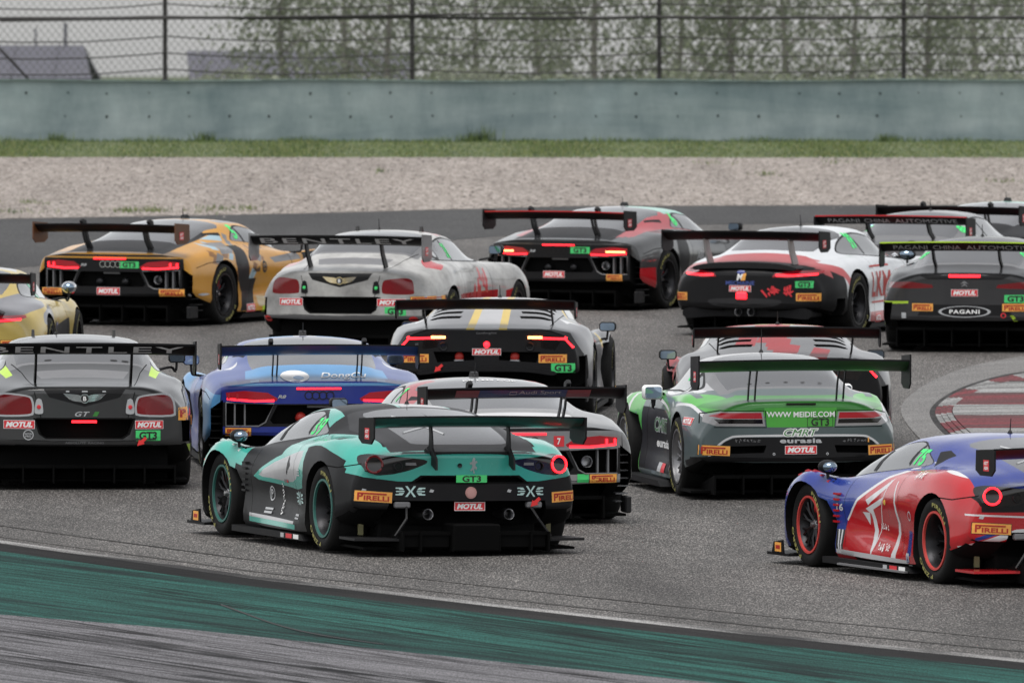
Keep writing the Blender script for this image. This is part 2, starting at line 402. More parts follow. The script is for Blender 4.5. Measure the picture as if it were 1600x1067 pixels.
for row, y_ in ((0, 146), (1, 182)):
    for k in range(27):
        x = (40 + 63.5 * k + rr.uniform(-3, 3) - 800) / 93.0
        if rr.random() < .12: continue
        h = MB(); q = rr.uniform(.012, .026); h.lathe([(0, -.004), (q, -.004), (q * .8, .01)], (x, -.001, (222 - y_) / 93. + rr.uniform(-.01, .01)), 'y', 7); h.build('tie_hole', VOIDM if 'VOIDM' in globals() else mat('hole_black', (.012, .014, .014), .95), wall)

# ---------------------------------------------------------------- the wire fence on it
FM = mat('rusty_dark_steel', (.022, .021, .021), .7, metal=.2, dirt=.4); WIRE = mat('wire_grey', (.12, .12, .12), .6, metal=.3)
PZ = WZ + WH; FY = WALL_Y + .12
fence = empty('wire_fence'); fence.location = (0, FY, PZ)
tag(fence, 'dark wire mesh fence with steel posts standing on the low wall', 'fence')
s0 = 24000. / FY
posts = [-1674, -1288, -902, -516, -130, 258, 644, 1030, 1412, 1795, 2181, 2567, 2953, 3339]
for px in posts:
    x = (px - 800) / s0; b = MB(); b.box((x, 0, .95), (.075, .06, 2.1)); b.box((x, -.02, .01), (.14, .12, .02)); b.box((x + .02, -.035, .95), (.018, .02, 2.05)); b.build('fence_post', FM, fence)
def strand(name, zpx, r, sag=1., jit=0., xr=(-1674, 3339)):
    b = MB()
    for a, c_ in zip(posts, posts[1:]):
        if c_ <= xr[0] or a >= xr[1]: continue
        P = []
        for k in range(13):
            u = k / 12; px = a + (c_ - a) * u
            P.append(((px - 800) / s0, -.04, (126 - zpx) / s0 - sag * .07 * 4 * u * (1 - u) * (1 + .5 * math.sin(a)) + rr.uniform(-1, 1) * jit))
        b.tube(P, r, 4)
    return b.build(name, FM, fence)
strand('top_cable', 27, .028, .25, .006)
for z_ in (6, 57, 83, 108): strand('strand_wire', z_, .011, 1.0, .006)
b = MB(); b.tube([(-800 / s0 - .4, -.03, .95), (-753 / s0, -.03, .0)], .022, 5); b.build('stay_rod', FM, fence)
b = MB(); b.tube([(-800 / s0, -.055, (126 - 33) / s0), ((917 - 800) / s0, -.055, (126 - 20) / s0)], .02, 5); b.build('loose_cable', FM, fence)
ch = MB(); pitch = .125
X0f, X1f = posts[0], posts[-1]
xa, xb = (X0f - 800) / s0, (X1f - 800) / s0
for d in (1, -1):
    k = 0; x = xa - 1.6
    while x < xb + 1.6:
        P0 = (x, .0, 0.0); P1 = (x + d * 1.6, .004 * d, 1.95)
        ch.tube([P0, P1], .0042, 3, cap=False); x += pitch
tag(ch.build('chain_link', WIRE, fence, normals=False), kind='stuff')

# ---------------------------------------------------------------- behind the fence
BH = 340.
def behind(px, py, D): return Vector(((px - 800) / 24000. * D, D, CAMZ + (110 - py) / 24000. * D))
ROOFM = mat('hazy_roof_sheet', (.085, .085, .105), .8, dirt=.2); WALLM = mat('pale_hall_wall', (.55, .55, .56), .8, dirt=.2)
def hall(name, px0, px1, py_ridge, py_eave, D, lean, label, ribs=8, sl=0):
    r = empty(name); a = behind(px0, py_ridge, D); b_ = behind(px1, py_ridge, D); e = behind(px0, py_eave, D); z0 = plane_z(WALL_Y) - .6
    tag(r, label, 'building'); r.location = (a.x, D, z0)
    w = b_.x - a.x; zr, ze = a.z - z0, e.z - z0; dp = 9.
    w1 = MB(); w1.prism([(0, 0), (dp, 0), (dp, ze), (dp / 2, zr - .05), (0, ze)], 'x', .1, w - .1 + 0); w1.build('wall', WALLM, r)
    rf = MB()
    for sd in (0, 1):
        y0, y1 = (-.3, dp / 2) if not sd else (dp + .3, dp / 2)
        rf.add([(-.1 - lean[0], y0, ze), (w + .1 + lean[1], y0, ze), (w + .1, y1, zr), (-.1, y1, zr), (-.1 - lean[0], y0, ze + .12), (w + .1 + lean[1], y0, ze + .12), (w + .1, y1, zr + .12), (-.1, y1, zr + .12)],
               [(0, 1, 2, 3), (4, 5, 6, 7), (0, 1, 5, 4), (1, 2, 6, 5), (2, 3, 7, 6), (3, 0, 4, 7)])
    ro = rf.build('roof', ROOFM, r)
    for k in range(ribs):
        q = MB(); x = w * (k + .5) / ribs; q.tube([(x, -.3, ze + .13), (x, dp / 2, zr + .13)], .03, 4); q.build('roof_rib', ROOFM, ro)
    return r, w, zr, ze
r1, w_, zr, ze = hall('hall', -420, 118, 78, 130, 420., (0, .35), 'grey roofed low hall behind the fence at the left end of the wall')
q = MB(); p_ = behind(95, 80, 420.); q.tube([(p_.x - r1.location.x, 4.4, zr - .1), (p_.x - r1.location.x, 4.4, zr + .75)], .05, 5); q.build('roof_pole', ROOFM, r1)
q = MB(); p_ = behind(48, 80, 420.); q.tube([(p_.x - r1.location.x, 4.4, zr - .1), (p_.x - r1.location.x, 4.4, zr + .6)], .03, 5); q.build('roof_pole', ROOFM, r1)
hall('hall', 292, 640, 86, 132, 450., (-.2, 0), 'long grey roof half hidden by the trees right of the first fence post')

LEAF = [mat('leaf_grey_green', (.125, .14, .095), .8), mat('leaf_dull', (.16, .17, .13), .8), mat('leaf_dark', (.09, .105, .07), .85)]  # paled to stand in for the haze over the far trees
for m_ in LEAF:                                                 # thin leaves pass light, their colour raised to brighten the crowns
    t_ = m_.node_tree; b_ = t_.nodes['Principled BSDF']; tr = t_.nodes.new('ShaderNodeBsdfTranslucent'); tr.inputs['Color'].default_value = tuple(v * 2.2 for v in b_.inputs['Base Color'].default_value[:3]) + (1,)
    ms_ = t_.nodes.new('ShaderNodeMixShader'); ms_.inputs[0].default_value = .7; t_.links.new(b_.outputs[0], ms_.inputs[1]); t_.links.new(tr.outputs[0], ms_.inputs[2]); t_.links.new(ms_.outputs[0], t_.nodes['Material Output'].inputs['Surface'])
BARK = mat('bark', (.17, .16, .145), .9)
def tree_mesh(seed, H, spread, n, low):
    r = random.Random(seed); v, f, mi = [], [], []; cl = []
    for k in range(46):
        z = r.uniform(low, H); q = math.sin(min(1, (z - low) / (H - low) + .12) * math.pi) ** .5 * spread
        a = r.uniform(0, 6.28); d = q * math.sqrt(r.random()); cl.append((d * math.cos(a), d * math.sin(a) * 1.0, z, r.uniform(.25, .6), r.choice((0, 0, 1, 2))))
    for k in range(n):
        c0 = r.choice(cl); x, y, z = c0[0] + r.gauss(0, c0[3]), c0[1] + r.gauss(0, c0[3]), c0[2] + r.gauss(0, c0[3] * 1.1)
        s_ = r.uniform(.030, .058); t_ = Vector((r.gauss(0, 1), r.gauss(0, 1), r.gauss(0, .6))).normalized(); u = t_.orthogonal().normalized(); w = t_.cross(u); b0 = len(v); p = Vector((x, y, z))
        v += [p + u * s_ * 1.5, p + w * s_ * .8, p - u * s_ * 1.5, p - w * s_ * .8]; f.append((b0, b0+1, b0+2, b0+3)); mi.append(c0[4] if r.random() < .75 else r.choice((0, 1, 2)))
    me = bpy.data.meshes.new('crown'); me.from_pydata(v, [], f); me.polygons.foreach_set('material_index', mi)
    for m in LEAF: me.materials.append(m)
    tb = MB(); tb.tube([(0, 0, -.2), (.05, 0, H * .3), (-.05, .05, H * .6), (.02, 0, H * .92)], [.09, .075, .05, .02], 7)
    for k in range(9):
        z = low + (H * .8 - low) * k / 9; a = r.uniform(0, 6.28); L = spread * .8
        tb.tube([(0, 0, z), (math.cos(a) * L * .5, math.sin(a) * L * .5, z + .5), (math.cos(a) * L, math.sin(a) * L, z + .8)], [.028, .018, .008], 4)
    tm = tb.mesh('trunk'); tm.materials.append(BARK)
    return me, tm
TM = [tree_mesh(k, h, sp, nn, lo) for k, (h, sp, nn, lo) in enumerate(((5.2, 1.7, 3700, .5), (6.2, 2.0, 4400, .7), (4.6, 1.5, 3000, .4)))]
TREES = [(440, 2, 345, 'thin leafed tree left of the second fence post, pale gaps on its left'), (540, 0, 352, 'leafy tree just left of the second fence post, its crown thick to the wall'),
         (608, 1, 340, 'dense tree touching the left side of the second fence post'), (742, 0, 348, 'loose grey-green tree a little right of the second fence post'),
         (840, 2, 356, 'pale see-through tree midway between the second and third fence posts'), (930, 1, 344, 'tall hazy tree left of the third fence post, above the end of the loose cable'),
         (1062, 0, 352, 'tree whose trunk stands close to the right of the third fence post'), (1140, 2, 340, 'open crowned tree second to the right of the third fence post'),
         (1225, 1, 350, 'broad tree midway between the third and fourth fence posts'), (1335, 0, 356, 'sparse tree left of the fourth fence post with bright gaps low down'),
         (1448, 2, 345, 'tree standing close to the right of the fourth fence post'), (1520, 1, 350, 'thick hazy tree second to the right of the fourth fence post'), (1610, 0, 343, 'last tree at the right end of the fence')]
for k, (px, mi_, D, lab) in enumerate(TREES):
    t_ = empty('tree'); p = behind(px, 110, D); t_.location = (p.x, D, ZW - .5); t_.rotation_euler = (0, 0, k * 1.7); sc_ = .9 + .2 * ((k * 37) % 10) / 10; t_.scale = (sc_,) * 3
    tag(t_, lab, 'tree', 'trees behind the wire fence')
    for nm, me in (('crown', TM[mi_][0]), ('trunk', TM[mi_][1])):
        c_ = bpy.data.objects.new(nm, me); COL.objects.link(c_); c_.parent = t_
# low scrub in front of the trees
v, f, mi = [], [], []; r = random.Random(77)
for k in range(6500):
    D = r.uniform(318, 332); px = r.uniform(300, 1750) ; p = behind(px, 110, D); hgt = .62 + .35 * math.sin(px * .011) * math.sin(px * .027 + 1)
    q = Vector((p.x, D, plane_z(WALL_Y) - .3 + r.random() ** .8 * (1.05 + hgt * .55))); s_ = r.uniform(.05, .10); n_ = Vector((r.gauss(0, 1), r.gauss(0, 1), r.gauss(0, 1))).normalized(); u = n_.orthogonal(); w = n_.cross(u); b0 = len(v)
    v += [q + u * s_, q + w * s_ * .6, q - u * s_, q - w * s_ * .6]; f.append((b0, b0+1, b0+2, b0+3)); mi.append(r.choice((0, 1, 1)))
me = bpy.data.meshes.new('scrub'); me.from_pydata(v, [], f); me.polygons.foreach_set('material_index', mi)
tag(link_mesh('scrub', me, LEAF), kind='stuff')

# ---------------------------------------------------------------- inside kerb at the right
edge = [(1760, 566), (1680, 572), (1600, 582), (1548, 592), (1500, 608), (1468, 626), (1453, 643), (1458, 660), (1476, 680), (1502, 702), (1540, 728), (1600, 760), (1700, 800)]
edge = smooth(edge, 5, False)
DUST = worn('dusty_apron', (.175, .171, .167), (.115, .112, .11), .30, .62, R(30), fine=3.)
outer = [(1800 + (x - 1800) * 1.13, 668 + (y - 668) * 1.24) for x, y in edge]
sheet('kerb_apron', outer + edge[::-1], DUST, .008)
inner = [(1800 + (x - 1800) * .90, 668 + (y - 668) * .84) for x, y in edge]
kerb = empty('kerb'); tag(kerb, kind='structure'); kp = gp(1700, 660); kerb.location = kp
KRED = worn('kerb_red_paint', (.19, .04, .048), (.06, .045, .045), .40, .64, R(70)); KWHT = worn('kerb_white_paint', (.33, .33, .325), (.10, .10, .098), .40, .64, R(70)); KBLK = worn('kerb_rubbered', (.05, .048, .048), (.014, .014, .014), .35, .6, R(70))
def at_kerb(px, py, up): p = gp(px, py); return (p.x - kp.x, p.y - kp.y, plane_z(p.y) + up - kp.z)
def kb(name, pl, m, lo, hi):
    b = MB(); n_ = len(pl); b.add([at_kerb(x, y, lo) for x, y in pl] + [at_kerb(x, y, hi) for x, y in pl], [tuple(range(n_, 2 * n_))] + [(i, (i + 1) % n_, n_ + (i + 1) % n_, n_ + i) for i in range(n_)])
    return b.build(name, m, kerb, ang=20)
# three stepped ridges along the edge, each in painted lengths
for j in range(4):
    a, b_ = j / 4., (j + 1) / 4.
    A = [(x + (u - x) * a, y + (v - y) * a) for (x, y), (u, v) in zip(edge, inner)]; B_ = [(x + (u - x) * b_, y + (v - y) * b_) for (x, y), (u, v) in zip(edge, inner)]
    for k in range(0, len(A) - 4, 4):
        m = KBLK if j in (0,) else (KRED if (k // 4) % 2 else KWHT)
        kb('kerb_ridge', A[k:k + 5] + B_[k:k + 5][::-1], m, -.01, .012 + .012 * j)
bands = [566, 577, 590, 604, 622, 640, 657, 677, 692, 712, 740]
def in_x(y):
    best = None
    for (x0, y0), (x1, y1) in zip(inner, inner[1:]):
        if min(y0, y1) <= y <= max(y0, y1) and abs(y1 - y0) > 1e-6:
            x = x0 + (x1 - x0) * (y - y0) / (y1 - y0); best = x if best is None else min(best, x)
    return best if best is not None else 1700
for k, (ya, yb) in enumerate(zip(bands, bands[1:])):
    ys_ = [ya + .4 + (yb - ya - .8) * q / 4 for q in range(5)]
    xl = [in_x(y) + 1 for y in ys_]
    if min(xl) > 1690: continue
    kb('kerb_block', list(zip(xl, ys_)) + [(1800, ys_[-1]), (1800, ys_[0])], KRED if k % 2 == 0 else KWHT, -.01, .056)
# ---------------------------------------------------------------- materials of the cars
def paintm(name, rgb, rough=.32, coat=.40, dirt=.18, metal=0.): return mat(name, rgb, rough, metal, coat, .35, dirt, dscale=2.2, dcol=.05)
BLACK = mat('satin_black', (.006, .006, .007), .5, spec=.3, dirt=.2, dcol=.03)
DIFF = mat('floor_black', (.0025, .0025, .0025), .7, spec=.06)
CARBON = mat('carbon_black', (.008, .008, .009), .5, spec=.15, dirt=.2, dcol=.025)
VOID = mat('void_black', (.006, .006, .006), .9, spec=.1)  # matt black of undersides, cut openings and shut lines
RUBBER = mat('tyre_rubber', (.008, .008, .008), .75, dirt=.3, spec=.2, dcol=.03)
GLASS = mat('skylit_glass', (.10, .102, .108), .08, coat=.25, spec=.5)  # pale base stands in for daylight seen through the cabin
SIDEGLASS = mat('skylit_side_glass', (.16, .165, .17), .06, coat=.4, spec=.5)  # pale base stands in for sky mirrored in and seen through the pane
METAL = mat('bare_metal', (.45, .45, .46), .3, metal=1.)
DARKMETAL = mat('dark_metal', (.022, .022, .024), .35, metal=.7)
CHROME = mat('chrome', (.75, .75, .77), .12, metal=1.)
WHITE = mat('white_print', (.82, .82, .81), .5)
LGREY = mat('pale_grey_print', (.42, .43, .44), .5)
MGREY = mat('mid_grey_print', (.16, .16, .165), .5)
RED = mat('red_print', (.66, .03, .04), .45)
ORANGE = mat('orange_sticker', (.88, .40, .07), .5, dirt=.15)
DKRED = mat('dark_red_print', (.40, .02, .012), .5)
GREENPL = mat('green_plate', (.06, .62, .17), .5, dirt=.15)
BLACKP = mat('black_print', (.012, .012, .012), .5)
NEON = mat('neon_green_digits', (.06, .70, .18), .5)
YELLOW = mat('tyre_yellow_print', (.30, .28, .08), .6)
LAMP = mat('lit_red_lamp', (.9, .02, .04), .3, emit=2.2, ecol=(1, .014, .022))
LAMPHOT = mat('lit_amber_core', (1, .4, .2), .3, emit=4.0, ecol=(1, .25, .08))
LAMPSOFT = mat('red_lamp_lens', (.22, .007, .012), .12, coat=.3, emit=.07, ecol=(1, .03, .06), dirt=.3, dcol=.02)
LAMPOFF = mat('dull_red_lens', (.20, .006, .010), .1, coat=.3, dirt=.3, dcol=.02)
SMOKED = mat('smoked_lens', (.010, .008, .008), .06, coat=.3)
MIRRORG = mat('mirror_glass', (.25, .32, .40), .05, metal=1.)
TOWRED = mat('tow_red', (.75, .03, .03), .5)

# ---------------------------------------------------------------- stickers: layers of (material, (points, faces)) round (0, 0)
def st_pirelli(w=.29, h=.09):
    L = [(BLACKP, gridrect(-w/2, -h/2, w, h)), (ORANGE, gridrect(-w/2+.004, -h/2+.004, w-.008, h-.008))]
    P = text2d('P', .03, 0); T = text2d('IRELLI', .03, 0, 1.0)
    L.append((DKRED, fit(P, -w*.42, -h*.34, w*.15, h*.66)))
    L.append((DKRED, fit(T, -w*.25, -h*.34, w*.66, h*.42)))
    L.append((DKRED, gridrect(-w*.36, h*.19, w*.70, h*.13, 4, 1)))
    return L
def st_motul(w=.27, h=.07):
    return [(WHITE, gridrect(-w/2, -h/2, w, h)), (RED, gridrect(-w/2+.004, -h/2+.004, w-.008, h-.008)),
            (WHITE, fit(text2d('MOTUL', .05, .25), -w*.43, -h*.32, w*.86, h*.64))]
def st_gt3(w=.26, h=.075, bgm=None):
    return [(bgm or GREENPL, gridrect(-w/2, -h/2, w, h)), (BLACKP, fit(text2d('GT3', .04), -w*.34, -h*.40, w*.68, h*.80))]
def st_gte(w=.26, h=.085):
    return [(GREENPL, gridrect(-w/2, -h/2, w, h)), (BLACKP, fit(text2d('GT3', .04), -w*.36, -h*.38, w*.72, h*.76))]
def st_text(s, w, h, m, bold=.03, shear=0., spacing=1.): return [(m, fit(text2d(s, bold, shear, spacing), -w/2, -h/2, w, h))]
def st_series(w=.1, h=.09):
    return [(RED, gridrect(-w/2, -h/2, w, h)), (WHITE, fit(text2d('GT', .04, .2), -w*.38, h*.06, w*.76, h*.30)), (WHITE, fit(text2d('ASIA', .04, .2), -w*.40, -h*.36, w*.8, h*.30))]
def st_rings(w=.30, m=CHROME, r=None):
    r = w / 6.6; return [(m, ring2d(-w/2 + r + k * 1.62 * r, 0, r * .76, r, 20)) for k in range(4)]
def st_poly(m, *polys): return [(m, shape(p)) for p in polys]
def st_xlogo(w=.26, m=None):
    """an X between two hooked brackets"""
    m = m or mat('pale_teal_print', (.45, .62, .60), .5); s = w / 2; o = []
    for q in (-1, 1):
        for pts in ([(.98, .26), (.55, .26), (.42, .10), (.72, .10), (.78, .17), (.98, .17)], [(.98, -.26), (.55, -.26), (.42, -.10), (.72, -.10), (.78, -.17), (.98, -.17)],
                    [(.40, .04), (.95, .04), (.95, -.04), (.40, -.04)], [(.0, .06), (.20, .36), (.36, .36), (.09, 0), (.36, -.36), (.20, -.36), (0, -.06)]):
            o.append((m, shape([(q * x * s, y * s) for x, y in (pts if q > 0 else pts[::-1])])))
    return o
def st_scrawl(w, h, m, seed=1, n=7, ns=4):
    """brush-written characters whose strokes cannot be read at this size"""
    rnd = random.Random(seed); o = []
    for k in range(n):
        cx = -w/2 + w * (k + .5) / n
        for _ in range(ns):
            a = rnd.uniform(-1.6, 1.6); l = rnd.uniform(.25, .5) * h; t = rnd.uniform(.05, .10) * h
            x, y = cx + rnd.uniform(-.3, .3) * w / n, rnd.uniform(-.25, .25) * h
            dx, dy = math.cos(a) * l * .5 * min(1, w / n / h * 1.2), math.sin(a) * l * .5; nx, ny = -dy / l * t * 2, dx / l * t * 2
            o.append((m, shape([(x - dx - nx, y - dy - ny), (x + dx - nx * .4, y + dy - ny * .4), (x + dx + nx * .4, y + dy + ny * .4), (x - dx + nx, y - dy + ny)])))
    return o

# ---------------------------------------------------------------- the body: sections lofted along the car
def pchip(xs, ys):
    n = len(xs); h = [xs[i+1] - xs[i] for i in range(n-1)]; d = [(ys[i+1] - ys[i]) / h[i] for i in range(n-1)]
    m = [d[0]] + [0.] * (n - 2) + [d[-1]]
    for i in range(1, n - 1):
        if d[i-1] * d[i] > 0:
            w1, w2 = 2 * h[i] + h[i-1], h[i] + 2 * h[i-1]; m[i] = (w1 + w2) / (w1 / d[i-1] + w2 / d[i])
    def f(x):
        i = 0
        while i < n - 2 and x > xs[i+1]: i += 1
        t = (x - xs[i]) / h[i]; t2, t3 = t * t, t ** 3
        return (2*t3 - 3*t2 + 1) * ys[i] + (t3 - 2*t2 + t) * h[i] * m[i] + (-2*t3 + 3*t2) * ys[i+1] + (t3 - t2) * h[i] * m[i+1]
    return f
SUB = [2, 2, 3, 3, 3, 3, 3, 4, 4]
def lerp(a, b, t): return a + (b - a) * t

def refine(pv, pf, g=.035):
    """cut a flat print along a grid so that it follows the curve of the panel under it"""
    us = [p[0] for p in pv]; vs = [p[1] for p in pv]; bm = bmesh.new()
    bv = [bm.verts.new((u, v, 0)) for u, v in pv]
    for f in pf:
        try: bm.faces.new([bv[i] for i in f])
        except ValueError: pass
    for ax, lo, hi in ((0, min(us), max(us)), (1, min(vs), max(vs))):
        n = int((hi - lo) / g)
        for k in range(1, n + 1):
            co = [0, 0, 0]; no = [0, 0, 0]; co[ax] = lo + (hi - lo) * k / (n + 1); no[ax] = 1
            bmesh.ops.bisect_plane(bm, geom=bm.faces[:] + bm.edges[:] + bm.verts[:], dist=1e-6, plane_co=co, plane_no=no)
    bm.verts.index_update()
    r = [(v.co.x, v.co.y) for v in bm.verts], [tuple(v.index for v in f.verts) for f in bm.faces]
    bm.free(); return r

class Car:
    def __init__(s, rows, px, py, yaw, label, paint, roll=0., cur=.15, curp=3., lean=0., rr=.05, fy=None, nosecur=.25, group='race cars running through the corner', step=.06, zs=1., wb=2.65):
        s.root = empty('race_car'); tag(s.root, label, 'race car', group)
        p = gp(px, py)
        s.root.matrix_world = Matrix.Translation(p) @ Matrix.Rotation(math.atan(TILT), 4, 'X') @ Matrix.Rotation(R(yaw), 4, 'Z') @ Matrix.Rotation(R(roll), 4, 'Y') @ Matrix.Diagonal((1, 1, zs, 1))
        s.wb = wb; s.slots = [('body', paint), ('body', VOID)]; s.cut = []; s.paint0 = paint
        s.loft(rows, cur, curp, lean, rr, fy, nosecur, step)
        s.bvh = None
    def loft(s, rows, cur, curp, lean, rr, fy, nosecur, step):
        rows = sorted(rows); ys = [r[0] for r in rows]; ch = [pchip(ys, [r[k] for r in rows]) for k in range(1, 18)]
        yt, yn = ys[0], ys[-1]; s.yt, s.yn = yt, yn
        def section(y):
            v = [c(y) for c in ch]
            p = [(0, v[0] - .012), (v[1], v[0])] + [(v[2 + 2*k], v[3 + 2*k]) for k in range(7)] + [(0, v[16])]
            q = [(-p[1][0], p[1][1])] + p + [(-p[8][0], p[8][1])]; out = []
            for i in range(9):
                for j in range(SUB[i]): out.append(cr(q[i], q[i+1], q[i+2], q[i+3], j / SUB[i]))
            out.append(p[9]); return [(max(0, x), z) for x, z in out]
        N = max(8, round((yn - yt) / step)); st = []
        sec_t = section(yt); zm = (sec_t[0][1] + sec_t[-1][1]) / 2; hz = (sec_t[-1][1] - sec_t[0][1]) / 2
        for a in (90, 65, 40, 18):
            i = rr * (1 - math.cos(R(a))); yy = yt - rr * math.sin(R(a))
            st.append((yy, [(x - min(i, x * .5) * min(1, x / .5), z - i * max(-1, min(1, (z - zm) / hz * 1.2))) for x, z in sec_t]))
        for k in range(N + 1):
            y = yt + (yn - yt) * k / N; st.append((y, section(y)))
        H = len(st[0][1]) - 1; bm = bmesh.new(); rings = []
        def warp(x, y, z):
            t = max(0, min(1, (.25 - y) / (.25 - yt)))
            y2 = y + cur * t * t * min(1.1, abs(x)) ** curp + lean * t * t * max(0, .8 - z)
            t = max(0, (y - s.wb + .2) / (yn - s.wb + .2)); y2 -= nosecur * t * t * x * x
            return (x, y2, z)
        for y, sc in st:
            rr_ = [bm.verts.new(warp(x, y, z)) for x, z in sc]; ll = [bm.verts.new(warp(-x, y, z)) for x, z in sc[1:-1]]
            rings.append(rr_ + ll[::-1])
        n = len(rings[0])
        for a, b in zip(rings, rings[1:]):
            for k in range(n): bm.faces.new((a[k], a[(k+1) % n], b[(k+1) % n], b[k]))
        for ring, yy, e in ((rings[0], st[0][0], 0), (rings[-1], st[-1][0], 1)):
            C = 16; sc = st[0][1] if e == 0 else st[-1][1]; grid = []
            for h in range(1, H):
                row = [ring[h]]
                for c in range(1, C):
                    x = sc[h][0] * (1 - 2 * c / C); z = sc[h][1]; y = yy + (fy(x, z) if (fy and e == 0) else 0)
                    row.append(bm.verts.new(warp(x, y, z)))
                row.append(ring[n - h]); grid.append(row)
            for a, b in zip(grid, grid[1:]):
                for c in range(C): bm.faces.new((a[c], a[c+1], b[c+1], b[c]))
            for v, row in ((ring[0], grid[0]), (ring[H], grid[-1])):
                for c in range(C): bm.faces.new((v, row[c], row[c+1]))
        bmesh.ops.recalc_face_normals(bm, faces=bm.faces); bm.normal_update()
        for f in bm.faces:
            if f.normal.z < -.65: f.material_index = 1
        s.bm = bm
    # -- paint zones cut into the skin
    def slot(s, part, m):
        if (part, m) not in s.slots: s.slots.append((part, m))
        return s.slots.index((part, m))
    def paint(s, poly, proj, m, part='body', cond=None, nmin=.12, sym=False, over=None):
        if sym:
            s.paint(poly, proj, m, part, cond, nmin, False, over)
            poly = [(-a, b) for a, b in poly][::-1]
        mi = s.slot(part, m); bm = s.bm
        A, B = {'L': (1, 2), 'R': (1, 2), 'back': (0, 2), 'top': (0, 1)}[proj]
        ni, ns = {'L': (0, -1), 'R': (0, 1), 'back': (1, -1), 'top': (2, 1)}[proj]
        us = [p[0] for p in poly]; vs = [p[1] for p in poly]; u0, u1, v0, v1 = min(us), max(us), min(vs), max(vs)
        sub = []
        for f in bm.faces:
            if (f.normal[ni] * ns) < nmin or f.material_index == 1: continue
            if over is not None and s.slots[f.material_index][1] not in over: continue
            w0 = f.verts[0].co
            if w0[A] < u0 - .26 or w0[A] > u1 + .26 or w0[B] < v0 - .26 or w0[B] > v1 + .26: continue
            q = [v.co for v in f.verts]; a = [c[A] for c in q]; b = [c[B] for c in q]
            if max(a) < u0 or min(a) > u1 or max(b) < v0 or min(b) > v1: continue
            if cond and not cond(f.calc_center_median()): continue
            sub.append(f)
        sub = set(sub); n = len(poly)
        for i in range(n):
            p, q = poly[i], poly[(i+1) % n]; du, dv = q[0] - p[0], q[1] - p[1]; l = math.hypot(du, dv)
            if l < 1e-6: continue
            e = .002; a0, a1, b0, b1 = min(p[0], q[0]) - e, max(p[0], q[0]) + e, min(p[1], q[1]) - e, max(p[1], q[1]) + e
            fs = []
            for f in sub:
                c = [v.co for v in f.verts]
                a = [v[A] for v in c]; b = [v[B] for v in c]
                if max(a) < a0 or min(a) > a1 or max(b) < b0 or min(b) > b1: continue
                sd = [(x - p[0]) * dv - (y - p[1]) * du for x, y in zip(a, b)]
                if min(sd) < -1e-6 and max(sd) > 1e-6: fs.append(f)
            if not fs: continue
            co = [0, 0, 0]; no = [0, 0, 0]; co[A], co[B] = p; no[A], no[B] = dv / l, -du / l
            es = set(e for f in fs for e in f.edges); vv = set(v for f in fs for v in f.verts)
            sub.difference_update(fs)
            r = bmesh.ops.bisect_plane(bm, geom=fs + list(es) + list(vv), dist=1e-5, plane_co=co, plane_no=no)
            sub.update(g for g in r['geom'] if isinstance(g, bmesh.types.BMFace))
        for f in sub:
            c = f.calc_center_median()
            if inpoly(c[A], c[B], poly): f.material_index = mi
    def stroke(s, pts, proj, m=None, w=.008, **k):
        """a narrow band (a shut line, a pinstripe) along a line of points"""
        m = m or VOID; ws = w if isinstance(w, (list, tuple)) else [w] * len(pts)
        L, Rr = [], []
        for i, p in enumerate(pts):
            a, b = pts[max(0, i-1)], pts[min(len(pts)-1, i+1)]; du, dv = b[0]-a[0], b[1]-a[1]; l = math.hypot(du, dv)
            L.append((p[0] - dv/l*ws[i]/2, p[1] + du/l*ws[i]/2)); Rr.append((p[0] + dv/l*ws[i]/2, p[1] - du/l*ws[i]/2))
        s.paint(L + Rr[::-1], proj, m, **k)
    def rest(s, fn, m, part='body'):
        mi = s.slot(part, m)
        for f in s.bm.faces:
            if f.material_index == 0 and fn(f.calc_center_median(), f.normal): f.material_index = mi
    # -- openings
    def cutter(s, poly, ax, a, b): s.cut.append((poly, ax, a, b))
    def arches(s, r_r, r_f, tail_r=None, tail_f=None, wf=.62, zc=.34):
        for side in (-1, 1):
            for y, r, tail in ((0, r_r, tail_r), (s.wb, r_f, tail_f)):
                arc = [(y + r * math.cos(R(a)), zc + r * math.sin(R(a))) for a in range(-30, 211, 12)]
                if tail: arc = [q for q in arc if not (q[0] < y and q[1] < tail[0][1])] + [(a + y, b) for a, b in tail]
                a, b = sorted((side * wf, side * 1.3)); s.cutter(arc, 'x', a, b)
    def finish(s):
        bm = s.bm
        s.bvh = BVHTree.FromBMesh(bm)
        tmp = [bpy.data.materials.new('slot_%d' % i) for i in range(len(s.slots))]
        me = bpy.data.meshes.new('body'); bm.to_mesh(me); bm.free()
        for t in tmp: me.materials.append(t)
        ob = bpy.data.objects.new('body', me); COL.objects.link(ob)
        if s.cut:
            cm = MB()
            for c in s.cut: cm.prism(*c)
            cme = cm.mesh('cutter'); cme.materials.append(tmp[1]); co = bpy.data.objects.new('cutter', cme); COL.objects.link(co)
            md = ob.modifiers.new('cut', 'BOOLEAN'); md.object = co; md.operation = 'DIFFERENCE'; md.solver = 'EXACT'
            try: md.material_mode = 'TRANSFER'
            except Exception: pass
            dg = bpy.context.evaluated_depsgraph_get(); me2 = bpy.data.meshes.new_from_object(ob.evaluated_get(dg), depsgraph=dg)
            bpy.data.objects.remove(co); bpy.data.meshes.remove(cme)
        else: me2 = me.copy()
        bpy.data.objects.remove(ob)
        me2.shade_smooth(); me2.set_sharp_from_angle(angle=R(40))
        cn = [tuple(n.vector) for n in me2.corner_normals]
        back = [int(m.name.split('.')[0].split('_')[1]) if m else 0 for m in me2.materials]
        co = [tuple(v.co) for v in me2.vertices]; parts = {}
